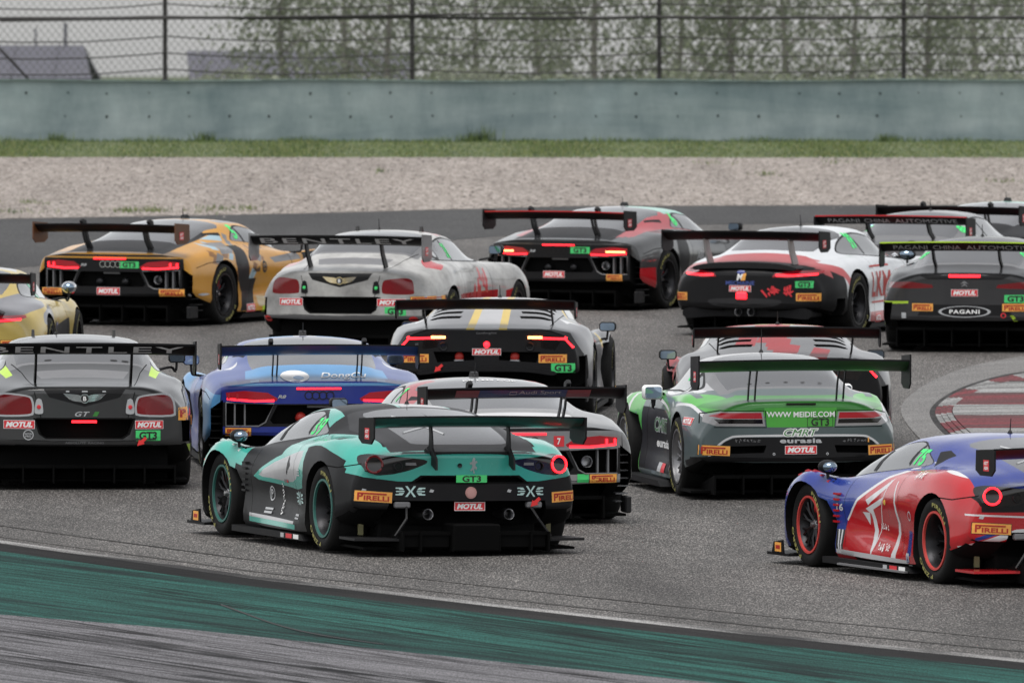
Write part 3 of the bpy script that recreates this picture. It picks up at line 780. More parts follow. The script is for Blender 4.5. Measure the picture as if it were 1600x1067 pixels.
        for p in me2.polygons:
            sl = back[p.material_index] if back else 0
            key = s.slots[sl][0]
            parts.setdefault(key, []).append((tuple(p.vertices), sl, p.loop_start))
        s.parts = {}
        for key in sorted(parts, key=lambda k: k == 'body'):
            fs = parts[key]
            groups = [fs]
            if key != 'body':                                   # apart where they do not touch
                par = {}
                def find(a):
                    while par[a] != a: par[a] = par[par[a]]; a = par[a]
                    return a
                for f, _, _ in fs:
                    for v in f: par.setdefault(v, v)
                    for v in f[1:]: par[find(v)] = find(f[0])
                gd = {}
                for f in fs: gd.setdefault(find(f[0][0]), []).append(f)
                groups = [g for g in gd.values()]
                big = max(len(g) for g in groups)
                keep = [g for g in groups if len(g) >= max(2, big * .08)]
                rest = [f for g in groups if g not in keep for f in g]
                parts['body'].extend(rest)
                groups = keep
            for g in groups:
                idx = {}; vs = []; fl = []; nl = []; mm = []
                ms = sorted(set(sl for _, sl, _ in g))
                mats = []; mp = {}
                for sl in ms:
                    m = s.slots[sl][1]
                    if m not in mats: mats.append(m)
                    mp[sl] = mats.index(m)
                for f, sl, ls in g:
                    ff = []
                    for k, v in enumerate(f):
                        if v not in idx: idx[v] = len(vs); vs.append(co[v])
                        ff.append(idx[v]); nl.append(cn[ls + k])
                    fl.append(ff); mm.append(mp[sl])
                pm = bpy.data.meshes.new(key); pm.from_pydata(vs, [], fl)
                pm.polygons.foreach_set('material_index', mm)
                pm.shade_smooth(); pm.normals_split_custom_set(nl)
                o = link_mesh(key, pm, mats, s.root)
                s.parts.setdefault(key, []).append(o)
        for t in tmp: bpy.data.materials.remove(t)
        bpy.data.meshes.remove(me2)
    # -- prints laid on the skin
    def decal(s, layers, proj, cu, cv, name='sponsor_sticker', rot=0., off=.003, bvh=None, parent=None, mirror=False):
        bvh = bvh or s.bvh; vs = []; fs = []; mi = []; mats = []; c, sn = math.cos(R(rot)), math.sin(R(rot))
        for k, (m, (pv, pf)) in enumerate(layers):
            if m not in mats: mats.append(m)
            pv, pf = refine(pv, pf)
            b = len(vs); o = off + .0015 * min(k, 4)
            for u, v in pv:
                u, v = u * c - v * sn, u * sn + v * c
                if mirror: u = -u
                if proj == 'back': org, d = Vector((cu + u, -6, cv + v)), Vector((0, 1, 0))
                elif proj == 'L': org, d = Vector((-6, cu - u, cv + v)), Vector((1, 0, 0))
                elif proj == 'R': org, d = Vector((6, cu + u, cv + v)), Vector((-1, 0, 0))
                else: org, d = Vector((cu + u, cv + v, 6)), Vector((0, 0, -1))
                hit = bvh.ray_cast(org, d)
                if hit[0] is None: hit = bvh.find_nearest(org + d * 5)
                n = hit[1] if hit[1].dot(d) < 0 else -hit[1]
                vs.append(hit[0] + n * o)
            fs += [tuple(b + i for i in f) for f in pf]; mi += [mats.index(m)] * len(pf)
        me = bpy.data.meshes.new(name); me.from_pydata(vs, [], fs); me.polygons.foreach_set('material_index', mi)
        return link_mesh(name, me, mats, parent or s.root)
    def at(s, proj, u, v):
        org, d = {'back': (Vector((u, -6, v)), Vector((0, 1, 0))), 'L': (Vector((-6, u, v)), Vector((1, 0, 0))), 'R': (Vector((6, u, v)), Vector((-1, 0, 0))), 'top': (Vector((u, v, 6)), Vector((0, 0, -1)))}[proj]
        h = s.bvh.ray_cast(org, d); return h[0] if h[0] is not None else org + d * 6
    # -- running gear and furniture shared by all
    def wheels(s, r=.345, w=.31, rim=DARKMETAL, lip=None, track_r=.84, track_f=.85, letters=True, dish=.12, spoke=DARKMETAL):
        for side in (-1, 1):
            for y, tr, dsh in ((0, track_r, dish), (s.wb, track_f, .05)):
                make_wheel(s.root, side * tr, y, r, w, side, rim, lip or rim, letters, dsh, spoke)
    def wing(s, w, y, z, chord=.32, m=CARBON, under=None, endm=None, end=(.34, .20, -.14), sup=(.38,), base=None, style='swan', ang=0, top=None, sticker=True, sh=.014):
        """rear wing > endplates, supports; end = (length, height, lowest)"""
        prof = [(0, .075), (.10, .045), (.22, .028), (.30, .022), (.32, .008), (.30, -.012), (.20, -.022), (.10, -.005), (.04, .030), (0, .062)]
        k = chord / .32; prof = [(y + a * k, z + b * k) for a, b in prof]
        b = MB(); nx = 12; vs = []
        for i in range(nx + 1):
            x = -w/2 + w * i / nx; vs += [(x, a, c - .012 * (2*x/w) ** 2) for a, c in prof]
        n = len(prof)
        for i in range(nx):
            for j in range(n):
                b.m = 1 if j in (5, 6, 7, 8) else (2 if j in (0, 1, 9) and top else 0)
                if j == 9 and top: b.m = 2
                q = i * n; b.add([], []); b.f.append((q + j, q + (j+1) % n, q + n + (j+1) % n, q + n + j)); b.mi.append(b.m)
        b.v = vs; b.m = 0; b.f += [tuple(range(n)), tuple(range(nx * n + n - 1, nx * n - 1, -1))]; b.mi += [0, 0]
        wg = b.build('rear_wing', [m, under or m, top or m], s.root, ang=30)
        l, h, lo = end
        for sd in (-1, 1):
            e = MB(); x = sd * w / 2
            pl = [(y - .03, z + lo + h), (y + l, z + lo + h - .02), (y + l + .01, z + lo + .04), (y + l - .08, z + lo), (y + .04, z + lo), (y - .03, z + lo + .05)]
            e.prism(pl, 'x', x - .007, x + .007)
            e.build('endplate', endm or m, wg, ang=20)
            if sticker:
                rnd = st_series(min(.11, l * .4), min(.09, h * .5))
                vs, fs, mi, ms = [], [], [], []
                for kk, (mm, (pv, pf)) in enumerate(rnd):
                    if mm not in ms: ms.append(mm)
                    bb = len(vs); vs += [(x + sd * (.009 + .001 * kk), (y + l * .38) + sd * u, z + lo + h * .38 + v) for u, v in pv]
                    fs += [tuple(bb + q for q in f) for f in pf]; mi += [ms.index(mm)] * len(pf)
                me = bpy.data.meshes.new('endplate_sticker'); me.from_pydata(vs, [], fs); me.polygons.foreach_set('material_index', mi); link_mesh('endplate_sticker', me, ms, wg)
        if base:
            for sd in (-1, 1):
                for x0 in sup:
                    e = MB(); x = sd * x0; pts = base
                    e.prism(pts, 'x', x - sh/2, x + sh/2); e.build('wing_support', BLACK, wg, ang=25)
        bm = bmesh.new(); bm.from_mesh(wg.data); s.wbvh = BVHTree.FromBMesh(bm); bm.free(); s.wingo = wg; s.wz = z
        return wg
    def mirror(s, sd, y, z, x, m=BLACK, w=.20, h=.13, base=None, arm=True, boxy=False):
        b = MB()
        if boxy: b.box((sd * x, y, z), (w, .12, h))
        else: b.ball((sd * x, y, z), (w / 2, .09, h / 2), 14, 8)
        o = b.build('door_mirror', m, s.root, bevel=.02 if boxy else 0, ang=60)
        g = MB()
        if boxy: g.prism(rrect(sd * x, z, w * .86, h * .8, .02), 'y', y - .066, y - .060)
        else: g.ball((sd * x, y - .035, z), (w * .42, .065, h * .40), 14, 8)
        g.build('mirror_glass', MIRRORG, o, ang=60)
        if arm:
            bx, by, bz = base or (x - .25, y - .05, z - .16)
            a = MB(); a.tube(smooth([(sd * x, y, z - h * .4), (sd * (x - .01), y - .01, z - h * .4 - .09), (sd * (x * .7 + bx * .3), y - .02, bz + .02), (sd * bx, by, bz)], 4, False), .013, 6)
            a.build('mirror_arm', BLACK, o)
    def antenna(s, x, y, z, h=.16):
        b = MB(); b.tube([(x, y, z), (x, y - .02, z + h)], [.006, .003], 5); b.lathe([(0, .03), (.012, .02), (.022, 0), (.022, -.02), (0, -.02)], (x, y, z), 'z', 10); b.build('roof_antenna', BLACK, s.root)
    def splitter(s, w=1.96, y0=None, y1=None, z=.07, m=CARBON):
        y1 = y1 or s.yn + .06; y0 = y0 or s.wb + .35
        b = MB(); b.prism([(-w/2, y0), (w/2, y0), (w/2, y1 - .22), (w * .3, y1), (-w * .3, y1), (-w/2, y1 - .22)], 'z', z, z + .022)
        o = b.build('front_splitter', m, s.root)
        for sd in (-1, 1):
            e = MB(); e.prism([(y0 + .1, z + .022), (y0 + .34, z + .022), (y0 + .30, z + .11), (y0 + .12, z + .13)], 'x', sd * w/2 - .008, sd * w/2 + .008); e.build('splitter_fence', m, o)
            e = MB(); e.box((sd * (w/2 + .010), y0 + .2, z + .07), (.002, .13, .075)); e.build('fence_sticker', ORANGE, o); e = MB(); e.box((sd * (w/2 + .012), y0 + .2, z + .07), (.002, .09, .03)); e.build('fence_print', DKRED, o)
    def skirt(s, z=.07, w=1.98, m=CARBON, y0=.42, y1=None, prints=None):
        y1 = y1 or s.wb - .42
        for sd in (-1, 1):
            b = MB(); x = sd * (w / 2 - .10)
            vs = [(x - sd * .05, y0, z + .10), (x - sd * .05, y1, z + .10), (x + sd * .10, y0, z), (x + sd * .07, y1, z)]
            b.prism([(y0, z), (y1, z), (y1, z + .05), (y0 + .1, z + .05)], 'x', *sorted((x - sd * .12, x + sd * .09)))
            o = b.build('side_skirt', m, s.root)
            xo = max(abs(x - sd * .12), abs(x + sd * .09)) + .001
            for k, (yy, l, mm) in enumerate(prints or []):
                e = MB(); e.box((sd * xo, yy, z + .026), (.002, l, .036)); e.build('skirt_sticker', mm, o)
    def diffuser(s, w=1.3, z0=.08, z1=.30, y0=-.2, y1=None, fins=5, m=None, plate=1.75, xs=None):
        m = DIFF
        y1 = y1 if y1 is not None else s.yt - .10
        b = MB(); b.prism([(y0, z0), (y1, z1 - .03), (y1, z1), (y0, z0 + .05)], 'x', -w/2, w/2)
        b.box((0, (y0 + y1) / 2 + .1, z0 + .01), (plate, y0 - y1 - .1, .02))
        o = b.build('diffuser', m, s.root)
        for x in (xs or [(-w/2 + w * k / (fins - 1)) for k in range(fins)]):
            f = MB(); f.prism([(y0, z0), (y1 - .03, z0 - .01), (y1 - .03, z1), (y0, z0 + .06)], 'x', x - .008, x + .008); f.build('diffuser_fin', m, o)
        return o
    def underbody(s, z0=.10, z1=.42, w=1.5, y0=.25, y1=None, m=VOID):
        """crash structure and gearbox behind the diffuser opening"""
        y1 = y1 if y1 is not None else s.yt + .22
        b = MB(); b.box((0, (y0 + y1)/2, (z0 + z1)/2), (w, y0 - y1, z1 - z0)); b.build('rear_structure', m, s.root, bevel=.02)
    def exhaust(s, x, z, r=.045, y=None, l=.3, m=METAL):
        y = y if y is not None else s.yt - .06
        b = MB(); b.lathe([(r, l), (r * 1.02, .0), (r * .98, -.006), (r * .85, 0), (r * .85, l * .8), (0, l * .8)], (x, y, z), 'y', 18)
        b.build('exhaust_pipe', m, s.root, ang=50)
    def ring(s, cx, cz, RR, r, m, name, off=.008, n=24, parent=None):
        h = s.bvh.ray_cast(Vector((cx, -6, cz)), Vector((0, 1, 0))); nn = h[1] if h[1].y < 0 else -h[1]; nn = (nn + Vector((0, -1.2, 0))).normalized()
        uu = Vector((0, 0, 1)).cross(nn).normalized(); ww = nn.cross(uu); cc = h[0] + nn * (off + .008); s.plane = (cc, uu, ww, nn)
        pts = [cc + uu * RR * math.cos(2 * math.pi * k / n) + ww * RR * math.sin(2 * math.pi * k / n) for k in range(n)]
        b = MB(); b.tube(pts + [pts[0], pts[1]], r, 6, cap=False); return b.build(name, m, parent or s.root)
    def towhook(s, x, z, y=None):
        y = y if y is not None else s.yt - .05
        b = MB(); b.prism([(x + .035, z + .05), (x + .05, z + .03), (x + .02, z), (x + .03, z - .012), (x - .035, z - .03), (x - .02, z + .025), (x - .008, z + .015)], 'y', y - .006, y)
        b.build('tow_arrow', TOWRED, s.root)
    def seal(s): pass

WHEELS = {}
def make_wheel(parent, x, y, r, w, side, rim, lip, letters, dish, spoke):
    key = (r, w, side, rim.name, lip.name, dish, spoke.name)
    if key not in WHEELS:
        h = w / 2; ri = .235
        t = MB(); prof = [(ri - .01, -h * .80), (ri + .02, -h * .92), (r - .04, -h), (r - .012, -h * .90), (r, -h * .72), (r, h * .72), (r - .012, h * .90), (r - .04, h), (ri + .02, h * .92), (ri - .01, h * .80)]
        t.lathe(prof, (0, 0, 0), 'x', 40, closed=True); tm = t.mesh('wheel', ang=50); tm.materials.append(RUBBER)
        b = MB(); o = side * h * .90
        b.m = 1; b.lathe([(ri + .004, o - side * .01), (ri + .003, o + side * .006), (ri - .014, o + side * .006), (ri - .016, o - side * .012)], (0, 0, 0), 'x', 40)
        b.m = 0; b.lathe([(ri - .016, o - side * .012), (ri - .04, o - side * .05), (ri - .055, -o), (0, -o)], (0, 0, 0), 'x', 40)
        d = o - side * dish
        for k in range(10):
            a = 2 * math.pi * k / 10; c0 = (d - side * .01, .04 * math.cos(a), .04 * math.sin(a)); b.m = 2
            m = (d + side * .01, .12 * math.cos(a), .12 * math.sin(a))
            b.tube([c0, m], .012, 4)
            for q in (-.13, .13): b.tube([m, (d + side * min(.02, dish * .3), (ri - .03) * math.cos(a + q), (ri - .03) * math.sin(a + q))], .0095, 4)
        b.m = 3; b.lathe([(0, .03 * side), (.02, .028 * side), (.026, .0), (.05, -.005 * side), (.055, -.03 * side)], (d, 0, 0), 'x', 14)
        rm = b.mesh('rim', ang=40)
        for m in (rim, lip, spoke, METAL): rm.materials.append(m)
        dk = MB(); dk.m = 0; dk.lathe([(.08, 0), (.185, 0), (.185, -side * .03), (.08, -side * .03)], (d - side * .06, 0, 0), 'x', 28, closed=True)
        dk.m = 1; dk.box((d - side * .05, .14, .06), (.05, .07, .14))
        dm = dk.mesh('brake_disc'); dm.materials.append(DARKMETAL); dm.materials.append(RED)
        lv, lf = [], []
        lms = []
        for s_, a0 in (('PIRELLI', 90), ('P ZERO', 270)):
            lv, lf = [], []
            tv, tf = text2d(s_, .03, 0, 1.1); bb = len(lv); sp = 62
            for u, v in tv:
                a = R(a0 + side * (u - .5) * sp * -1) if True else 0
                rad = ri + .036 + v * .034
                # seen from outside the letters read the right way round
                lv.append((side * (h * .965 + .006), -side * 0 + rad * math.cos(a) * 1, rad * math.sin(a)))
            lf += [tuple(bb + i for i in f) for f in tf]
            lm = bpy.data.meshes.new('tyre_lettering'); lms.append(lm); lm.from_pydata([(a + side * .003, (b_ if side > 0 else b_), c_) for a, b_, c_ in lv], [], lf); lm.materials.append(YELLOW)
        WHEELS[key] = (tm, rm, dm, lms)
    tm, rm, dm, lms = WHEELS[key]
    o = bpy.data.objects.new('wheel', tm); COL.objects.link(o); o.parent = parent; o.location = (x, y, r)
    o.rotation_euler = (R((x * 37 + y * 53) % 60), 0, 0)
    for nm, me in (('rim', rm), ('brake_disc', dm)) + (tuple(('tyre_lettering', q) for q in lms) if letters else ()):
        c = bpy.data.objects.new(nm, me); COL.objects.link(c); c.parent = o
# ---------------------------------------------------------------- the two mid-engined coupes with round tail lamps
#        y    zf    x1   x2  z2   x3   z3   x4   z4   x5   z5   x6   z6   x7   z7   x8   z8   zc
FERRARI = [
 (3.62, .16, .45, .58, .18, .64, .24, .62, .32, .56, .39, .48, .43, .38, .45, .24, .46, .465),
 (3.38, .10, .72, .92, .14, .96, .30, .94, .47, .84, .56, .62, .55, .48, .53, .30, .53, .53),
 (3.12, .10, .75, .97, .16, 1.01, .40, 1.0, .62, .88, .70, .66, .66, .50, .63, .30, .63, .635),
 (2.70, .10, .76, .99, .18, 1.02, .44, 1.015, .70, .90, .785, .66, .68, .50, .65, .30, .65, .655),
 (2.45, .10, .80, .97, .15, .97, .42, .97, .64, .88, .755, .70, .715, .56, .70, .36, .715, .725),
 (2.22, .10, .80, .95, .15, .95, .40, .95, .60, .86, .735, .745, .755, .665, .815, .45, .86, .885),
 (1.80, .10, .80, .96, .14, .92, .38, .93, .58, .85, .745, .755, .80, .68, .925, .47, 1.02, 1.05),
 (1.35, .10, .80, .97, .13, .90, .36, .93, .60, .86, .77, .76, .84, .68, .985, .50, 1.10, 1.14),
 (.85, .10, .80, .98, .13, .93, .36, .97, .61, .90, .80, .75, .88, .665, 1.01, .49, 1.11, 1.15),
 (.35, .10, .80, 1.0, .14, 1.0, .38, 1.01, .63, .94, .84, .73, .92, .61, 1.00, .45, 1.06, 1.095),
 (0.0, .10, .80, 1.02, .18, 1.03, .44, 1.02, .66, .93, .875, .72, .92, .58, .965, .43, 1.00, 1.025),
 (-.45, .22, .80, 1.0, .28, 1.01, .46, .99, .65, .90, .83, .70, .885, .55, .895, .42, .905, .91),
 (-.66, .30, .78, .96, .33, .97, .47, .95, .62, .87, .765, .70, .815, .56, .825, .42, .828, .83),
 (-.78, .36, .76, .93, .38, .945, .48, .93, .60, .86, .735, .70, .79, .56, .812, .42, .818, .82),
]
def ferrari(px, py, yaw, label, lv, roll=0., zs=1.):
    c = Car(FERRARI, px, py, yaw, label, lv['base'], roll, zs=zs, cur=.22, curp=2.4, rr=.035, wb=2.70, nosecur=.35)
    P = c.paint
    lv['zones'](c)
    # windows
    blk = BLACK; sidew = smooth([(2.34, .755), (2.0, .895), (1.6, 1.015), (1.25, 1.075), (1.02, 1.055), (.84, .995), (.70, .925), (1.1, .875), (1.8, .81)], 4)
    grow = [(1.42 + (y - 1.42) * 1.045, .93 + (z - .93) * 1.13) for y, z in sidew]
    for sd in 'LR':
        P(grow, sd, lv.get('winframe', blk)); P([(1.44 + (y - 1.44) * 1.022, .93 + (z - .93) * 1.06) for y, z in sidew], sd, blk); P(sidew, sd, SIDEGLASS, 'side_window')
        c.stroke([(1.03, 1.06), (1.12, .90)], sd, BLACK, .05, part='body')
    scr = [(-.58, .74), (-.585, .60), (-.50, .02), (-.40, -.16), (-.25, -.20), (.25, -.20), (.40, -.16), (.50, .02), (.585, .60), (.58, .74)]
    eng = smooth([(-.46, .55), (-.45, .2), (-.44, -.15), (-.42, -.42), (-.36, -.50), (0, -.52), (.36, -.50), (.42, -.42), (.44, -.15), (.45, .2), (.46, .55), (0, .60)], 3)
    P([(-.56, .66), (-.66, .30), (-.62, -.62), (.62, -.62), (.66, .30), (.56, .66)], 'top', lv['deck'])
    P(eng, 'top', GLASS, 'rear_window', cond=lambda q: q.z > .7)
    P([(-.74, .60), (-.62, .42), (-.60, .58), (-.64, .70)], 'top', blk, sym=True)
    # shut lines
    for sd in 'LR':
        c.stroke([(1.95, .78), (1.98, .5), (1.9, .2)], sd, VOID, .007); c.stroke([(.78, .92), (.80, .70), (.72, .4), (.62, .2)], sd, VOID, .007)
        c.stroke([(-.02, .70), (-.35, .69), (-.62, .73)], sd, VOID, .010)
    # tail lamps
    hs_ = smooth([(-.86, .735), (-.84, .79), (-.76, .808), (-.66, .80), (-.50, .785), (-.37, .77), (-.35, .745), (-.42, .71), (-.52, .675), (-.66, .645), (-.78, .645), (-.85, .69)], 3)
    P([(x-.02,z) for x,z in hs_], 'back', SMOKED, 'tail_lamp_housing', sym=True)
    c.stroke([(-.89, .72), (-.86, .66), (-.76, .625), (-.60, .64), (-.44, .69)], 'back', lv['trim'], .028, sym=True)
    # fascia: lower grille slot and dark bumper
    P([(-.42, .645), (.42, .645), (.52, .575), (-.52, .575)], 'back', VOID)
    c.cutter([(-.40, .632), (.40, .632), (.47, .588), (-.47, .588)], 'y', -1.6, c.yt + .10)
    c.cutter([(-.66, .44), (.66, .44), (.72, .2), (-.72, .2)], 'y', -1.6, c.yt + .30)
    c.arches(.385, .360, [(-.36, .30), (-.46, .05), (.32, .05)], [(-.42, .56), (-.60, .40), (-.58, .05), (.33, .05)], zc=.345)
    c.finish()
    for q in (-1, 1):
        p = c.at('back', q * .785, .728); on = LAMP if (q > 0 or lv.get('lit')) else LAMPOFF
        lo = c.ring(p.x, p.z, .066, .0095, on, 'tail_lamp')
        cc, uu, ww, nn = c.plane; lens = [cc - nn * .005 + uu * .062 * math.cos(k * .3927) + ww * .062 * math.sin(k * .3927) for k in range(16)] + [cc - nn * .05 + uu * .07 * math.cos(k * .3927) + ww * .07 * math.sin(k * .3927) for k in range(16)]
        b = MB(); b.add(lens + [cc - nn * .016], [(k, (k + 1) % 16, 32) for k in range(16)] + [(k, (k + 1) % 16, 16 + (k + 1) % 16, 16 + k) for k in range(16)]); b.build('lamp_lens', SMOKED, lo)
        p = c.at('back', q * .60, .715); b = MB(); b.torus((p.x, p.y - .003, p.z), .034, .007, 'y', 18, 6); b.build('reverse_lamp', DARKMETAL, c.root)
        p = c.at('back', q * .50, .735); b = MB(); b.box((p.x, p.y - .003, p.z), (.09, .01, .022)); b.build('lamp_bezel', MGREY, c.root)
    for x in (-.345, .345): c.exhaust(x, .33, .045, c.yt + .02, .30)
    c.underbody(.12, .44, 1.34, .2, c.yt + .30)
    d = c.diffuser(1.24, .05, .20, -.25, c.yt - .16, 5, BLACK, 1.80, xs=[-.62, -.47, -.20, .20, .47, .62])
    b = MB(); b.box((0, c.yt - .05, .15), (.40, .30, .22)); b.box((-.41, c.yt - .02, .13), (.40, .26, .13)); b.box((.41, c.yt - .02, .13), (.40, .26, .13)); b.build('diffuser_box', DIFF, c.root, bevel=.012)
    for q in (-1, 1):
        b = MB(); b.prism([(q * .62, -.50), (q * .98, -.42), (q * .98, c.yt - .02), (q * .62, c.yt - .10)], 'z', .12, .14); b.build('diffuser_wing', lv.get('dwing', BLACK), c.root)
        b = MB(); b.tube([(q * .52, c.yt + .05, .42), (q * .56, c.yt - .08, .30), (q * .66, c.yt - .1, .16)], .012, 5); b.build('diffuser_stay', BLACK, c.root)
        b = MB(); b.box((q * .56, c.yt + .04, .405), (.13, .06, .05)); b.build('crash_bracket', MGREY, c.root, bevel=.01)
        b = MB(); b.box((q * .80, -.42, .30), (.04, .02, .30)); b.build('wheel_strake', mat('strake_gold', (.16, .15, .07), .6), c.root)
    b = MB(); p = c.at('back', 0, .505); b.lathe([(0, -.012), (.036, -.010), (.042, 0)], (0, p.y, .505), 'y', 18); b.torus((0, p.y - .002, .505), .043, .006, 'y', 20, 5); b.build('rain_lamp', mat('pink_lens', (.48, .26, .24), .4), c.root)
    b = MB(); p = c.at('back', -.10, .725); b.lathe([(.018, 0), (.018, -.012), (.010, -.008), (0, -.004)], (-.10, p.y, .725), 'y', 14); b.build('camera_port', DARKMETAL, c.root)
    # wing and fittings
    sup = [(-.62, .84), (-.62, .80), (-.90, .69), (-.93, .69), (-.92, .78), (-.82, .86), (-.80, .98), (-.76, 1.10), (-.70, 1.10), (-.74, .98), (-.73, .88)]
    c.wing(1.80, -1.0, 1.055, .33, CARBON, lv['wing_under'], lv.get('endm'), (.34, .22, -.155), (.33,), sup)
    c.wheels(.345, .31, DARKMETAL, lv['lip'], .84, .81)
    for q in (-1, 1): c.mirror(q, 2.42, .83, .90, CARBON, .15, .115, base=(.82, 2.02, .69))
    c.antenna(.05, .95, 1.15, .12)
    c.splitter(2.0, 3.0); c.skirt(.06, 2.02, prints=[(.62, .13, WHITE), (.80, .15, RED), (.97, .08, LGREY)])
    for q in (-1, 1):
        for k in range(5):
            y = 2.36 + .14 * k; p = c.at('top', q * .80, y); b = MB(); p1, p2 = c.at('top', q * .68, y + .02), c.at('top', q * .92, y); b.add([(p1.x, p1.y, p1.z), (p2.x, p2.y, p2.z), (p2.x, p2.y + .07, p2.z), (p1.x, p1.y + .07, p1.z), (p1.x, p1.y, p1.z + .022), (p2.x, p2.y, p2.z + .022), (p2.x, p2.y + .07, p2.z + .006), (p1.x, p1.y + .07, p1.z + .006)], [(0, 1, 5, 4), (1, 2, 6, 5), (2, 3, 7, 6), (3, 0, 4, 7), (4, 5, 6, 7)]); b.build('fender_rib', lv.get('rib', WHITE), c.root)
        for k in range(6): b = MB(); b.box((q * .935, 2.11, .40 + .045 * k), (.05, .09, .016)); b.build('fender_louvre', lv.get('slat', BLACK), c.root)
    b = MB(); b.tube([(-.02, .62, 1.13), (-.02, -.02, 1.04)], .003, 4); b.build('aerial_wire', BLACK, c.root)
    # prancing emblem, plates, stickers
    horse = [(.00, .5), (.12, .42), (.10, .25), (.22, .30), (.30, .18), (.16, .12), (.12, -.02), (.26, -.12), (.20, -.30), (.08, -.16), (.02, -.30), (.10, -.48), (-.02, -.50), (-.06, -.25), (-.16, -.36), (-.28, -.30), (-.16, -.18), (-.10, 0), (-.22, .10), (-.30, .02), (-.30, .18), (-.14, .22), (-.10, .40)]
    c.decal(st_poly(mat('emblem_silver', (.30, .36, .36), .3, metal=.6), [(x * .11, y * .13) for x, y in horse][::-1]), 'back', .02, .725, 'rear_emblem')
    c.decal(st_gt3(.25, .052), 'back', .0, .608, 'class_plate', off=.0) if False else None
    b = MB(); b.box((0, c.yt - .045, .618), (.26, .006, .060)); pl = b.build('class_plate', GREENPL, c.root)
    tv, tf = fit(text2d('GT3', .03), -.08, .593, .16, .050); me = bpy.data.meshes.new('lettering'); me.from_pydata([(u, c.yt - .0495, v) for u, v in tv], [], tf); link_mesh('lettering', me, [BLACKP], pl)
    b = MB(); b.box((0, c.yt - .005, .395), (.26, .008, .07)); pl = b.build('sponsor_plate', RED, c.root)
    vs, fs = [], []; mi = []
    for mm, (pv, pf) in [(0, frame2d(-.13, .36, .26, .07, .004)), (0, fit(text2d('MOTUL', .05, .25), -.11, .373, .22, .044))]:
        b0 = len(vs); vs += [(u, c.yt - .0105, v) for u, v in pv]; fs += [tuple(b0 + i for i in f) for f in pf]
    me = bpy.data.meshes.new('lettering'); me.from_pydata(vs, [], fs); link_mesh('lettering', me, [WHITE], pl)
    for q in (-1, 1): c.decal(st_pirelli(.29, .092), 'back', .865 if q > 0 else -.785, .47, rot=q * 3)
    c.towhook(.56, .42, c.at('back', .56, .43).y - .01)
    b = MB(); b.prism([(c.yt - .015, .832), (c.yt + .10, .86), (c.yt + .12, .845), (c.yt + .0, .80), (c.yt - .012, .80)], 'x', -.345, .345); b.build('deck_lip', BLACK, c.root, bevel=.004)
    for pts in ([(-.30, .30), (-.06, -.30)], [(-.38, -.22), (.06, .05)]):
        p = [c.at('top', a + (b_ - a) * k / 5, u + (v - u) * k / 5) + Vector((0, 0, .002)) for k in range(6) for (a, u), (b_, v) in [pts]]
        q_ = MB(); q_.tube(p, .011, 5); q_.build('roll_cage_bar', LGREY, c.root)
    lv['marks'](c)
    return c
TEAL = paintm('teal_paint', (.045, .37, .30), .22, .6); BLKPAINT = mat('matte_black_paint', (.009, .009, .010), .45, 0., .05, .18, .2, dscale=2.2, dcol=.02); GREYDECK = mat('charcoal_deck', (.024, .024, .026), .45, 0., .05, .25, .2, dscale=2.2, dcol=.04)
SILVER = paintm('pale_grey_paint', (.40, .40, .41), .33)
def teal_zones(c):
    P = c.paint
    # teal tail panel between the lamps
    P([(-.98, .66), (-.97, .80), (-.80, .86), (.80, .86), (.97, .80), (.98, .66), (.86, .625), (.60, .595), (-.60, .595), (-.86, .625)], 'back', TEAL, cond=lambda q: q.y < -.45)
    for sd in 'LR':
        # sweep from the tail over the hip to the roof pillar
        P(smooth([(-.60, .90), (-.85, .72), (-.55, .72), (-.30, .78), (.15, .845), (.60, .80), (.9, .70), (1.3, .66), (1.25, .80), (.8, .90), (.30, .93), (-.2, .93)], 3), sd, TEAL)
        P(smooth([(1.92, .525), (1.55, .49), (.95, .475), (.50, .485), (.48, .70), (.52, .84), (.95, .79), (1.45, .695)], 2), sd, TEAL)
        P(smooth([(1.80, .54), (1.50, .525), (.98, .515), (.70, .55), (.60, .68), (.60, .785), (.95, .745), (1.45, .655)], 2), sd, SILVER)
        P([(2.18, .76), (2.32, .62), (2.36, .40), (2.46, .40), (2.7, .70), (3.05, .70), (3.12, .52), (3.2, .52), (3.2, .80), (2.7, .9), (2.18, .9)], sd, TEAL)
        c.stroke([(1.95, .21), (.75, .19)], sd, SILVER, .030); c.stroke([(1.95, .175), (.7, .16)], sd, TEAL, .04)
    P([(-.86, .8), (-.58, .66), (-.50, 1.15), (-.56, 1.6), (-.95, 2.1), (-1.0, 1.5)], 'top', TEAL, cond=lambda q: q.z > .92, sym=True)
    P([(-.50, 1.0), (-.53, .98), (-.58, 1.5), (-.80, 2.1), (-.9, 2.1), (-.62, 1.6)], 'top', SILVER, cond=lambda q: q.z > .9, sym=True) if False else None
    P([(-.10, .60), (.30, .60), (.22, 1.5), (-.02, 1.5)], 'top', SILVER, cond=lambda q: q.z > 1.0)
    c.stroke([(-.12, .60), (-.03, 1.5)], 'top', TEAL, .03, cond=lambda q: q.z > 1.0); c.stroke([(.32, .60), (.24, 1.5)], 'top', TEAL, .03, cond=lambda q: q.z > 1.0)
    P([(-1.1, 2.2), (-.62, 2.2), (-.55, 3.0), (-.7, 3.4), (-1.1, 3.4)], 'top', TEAL, sym=True)
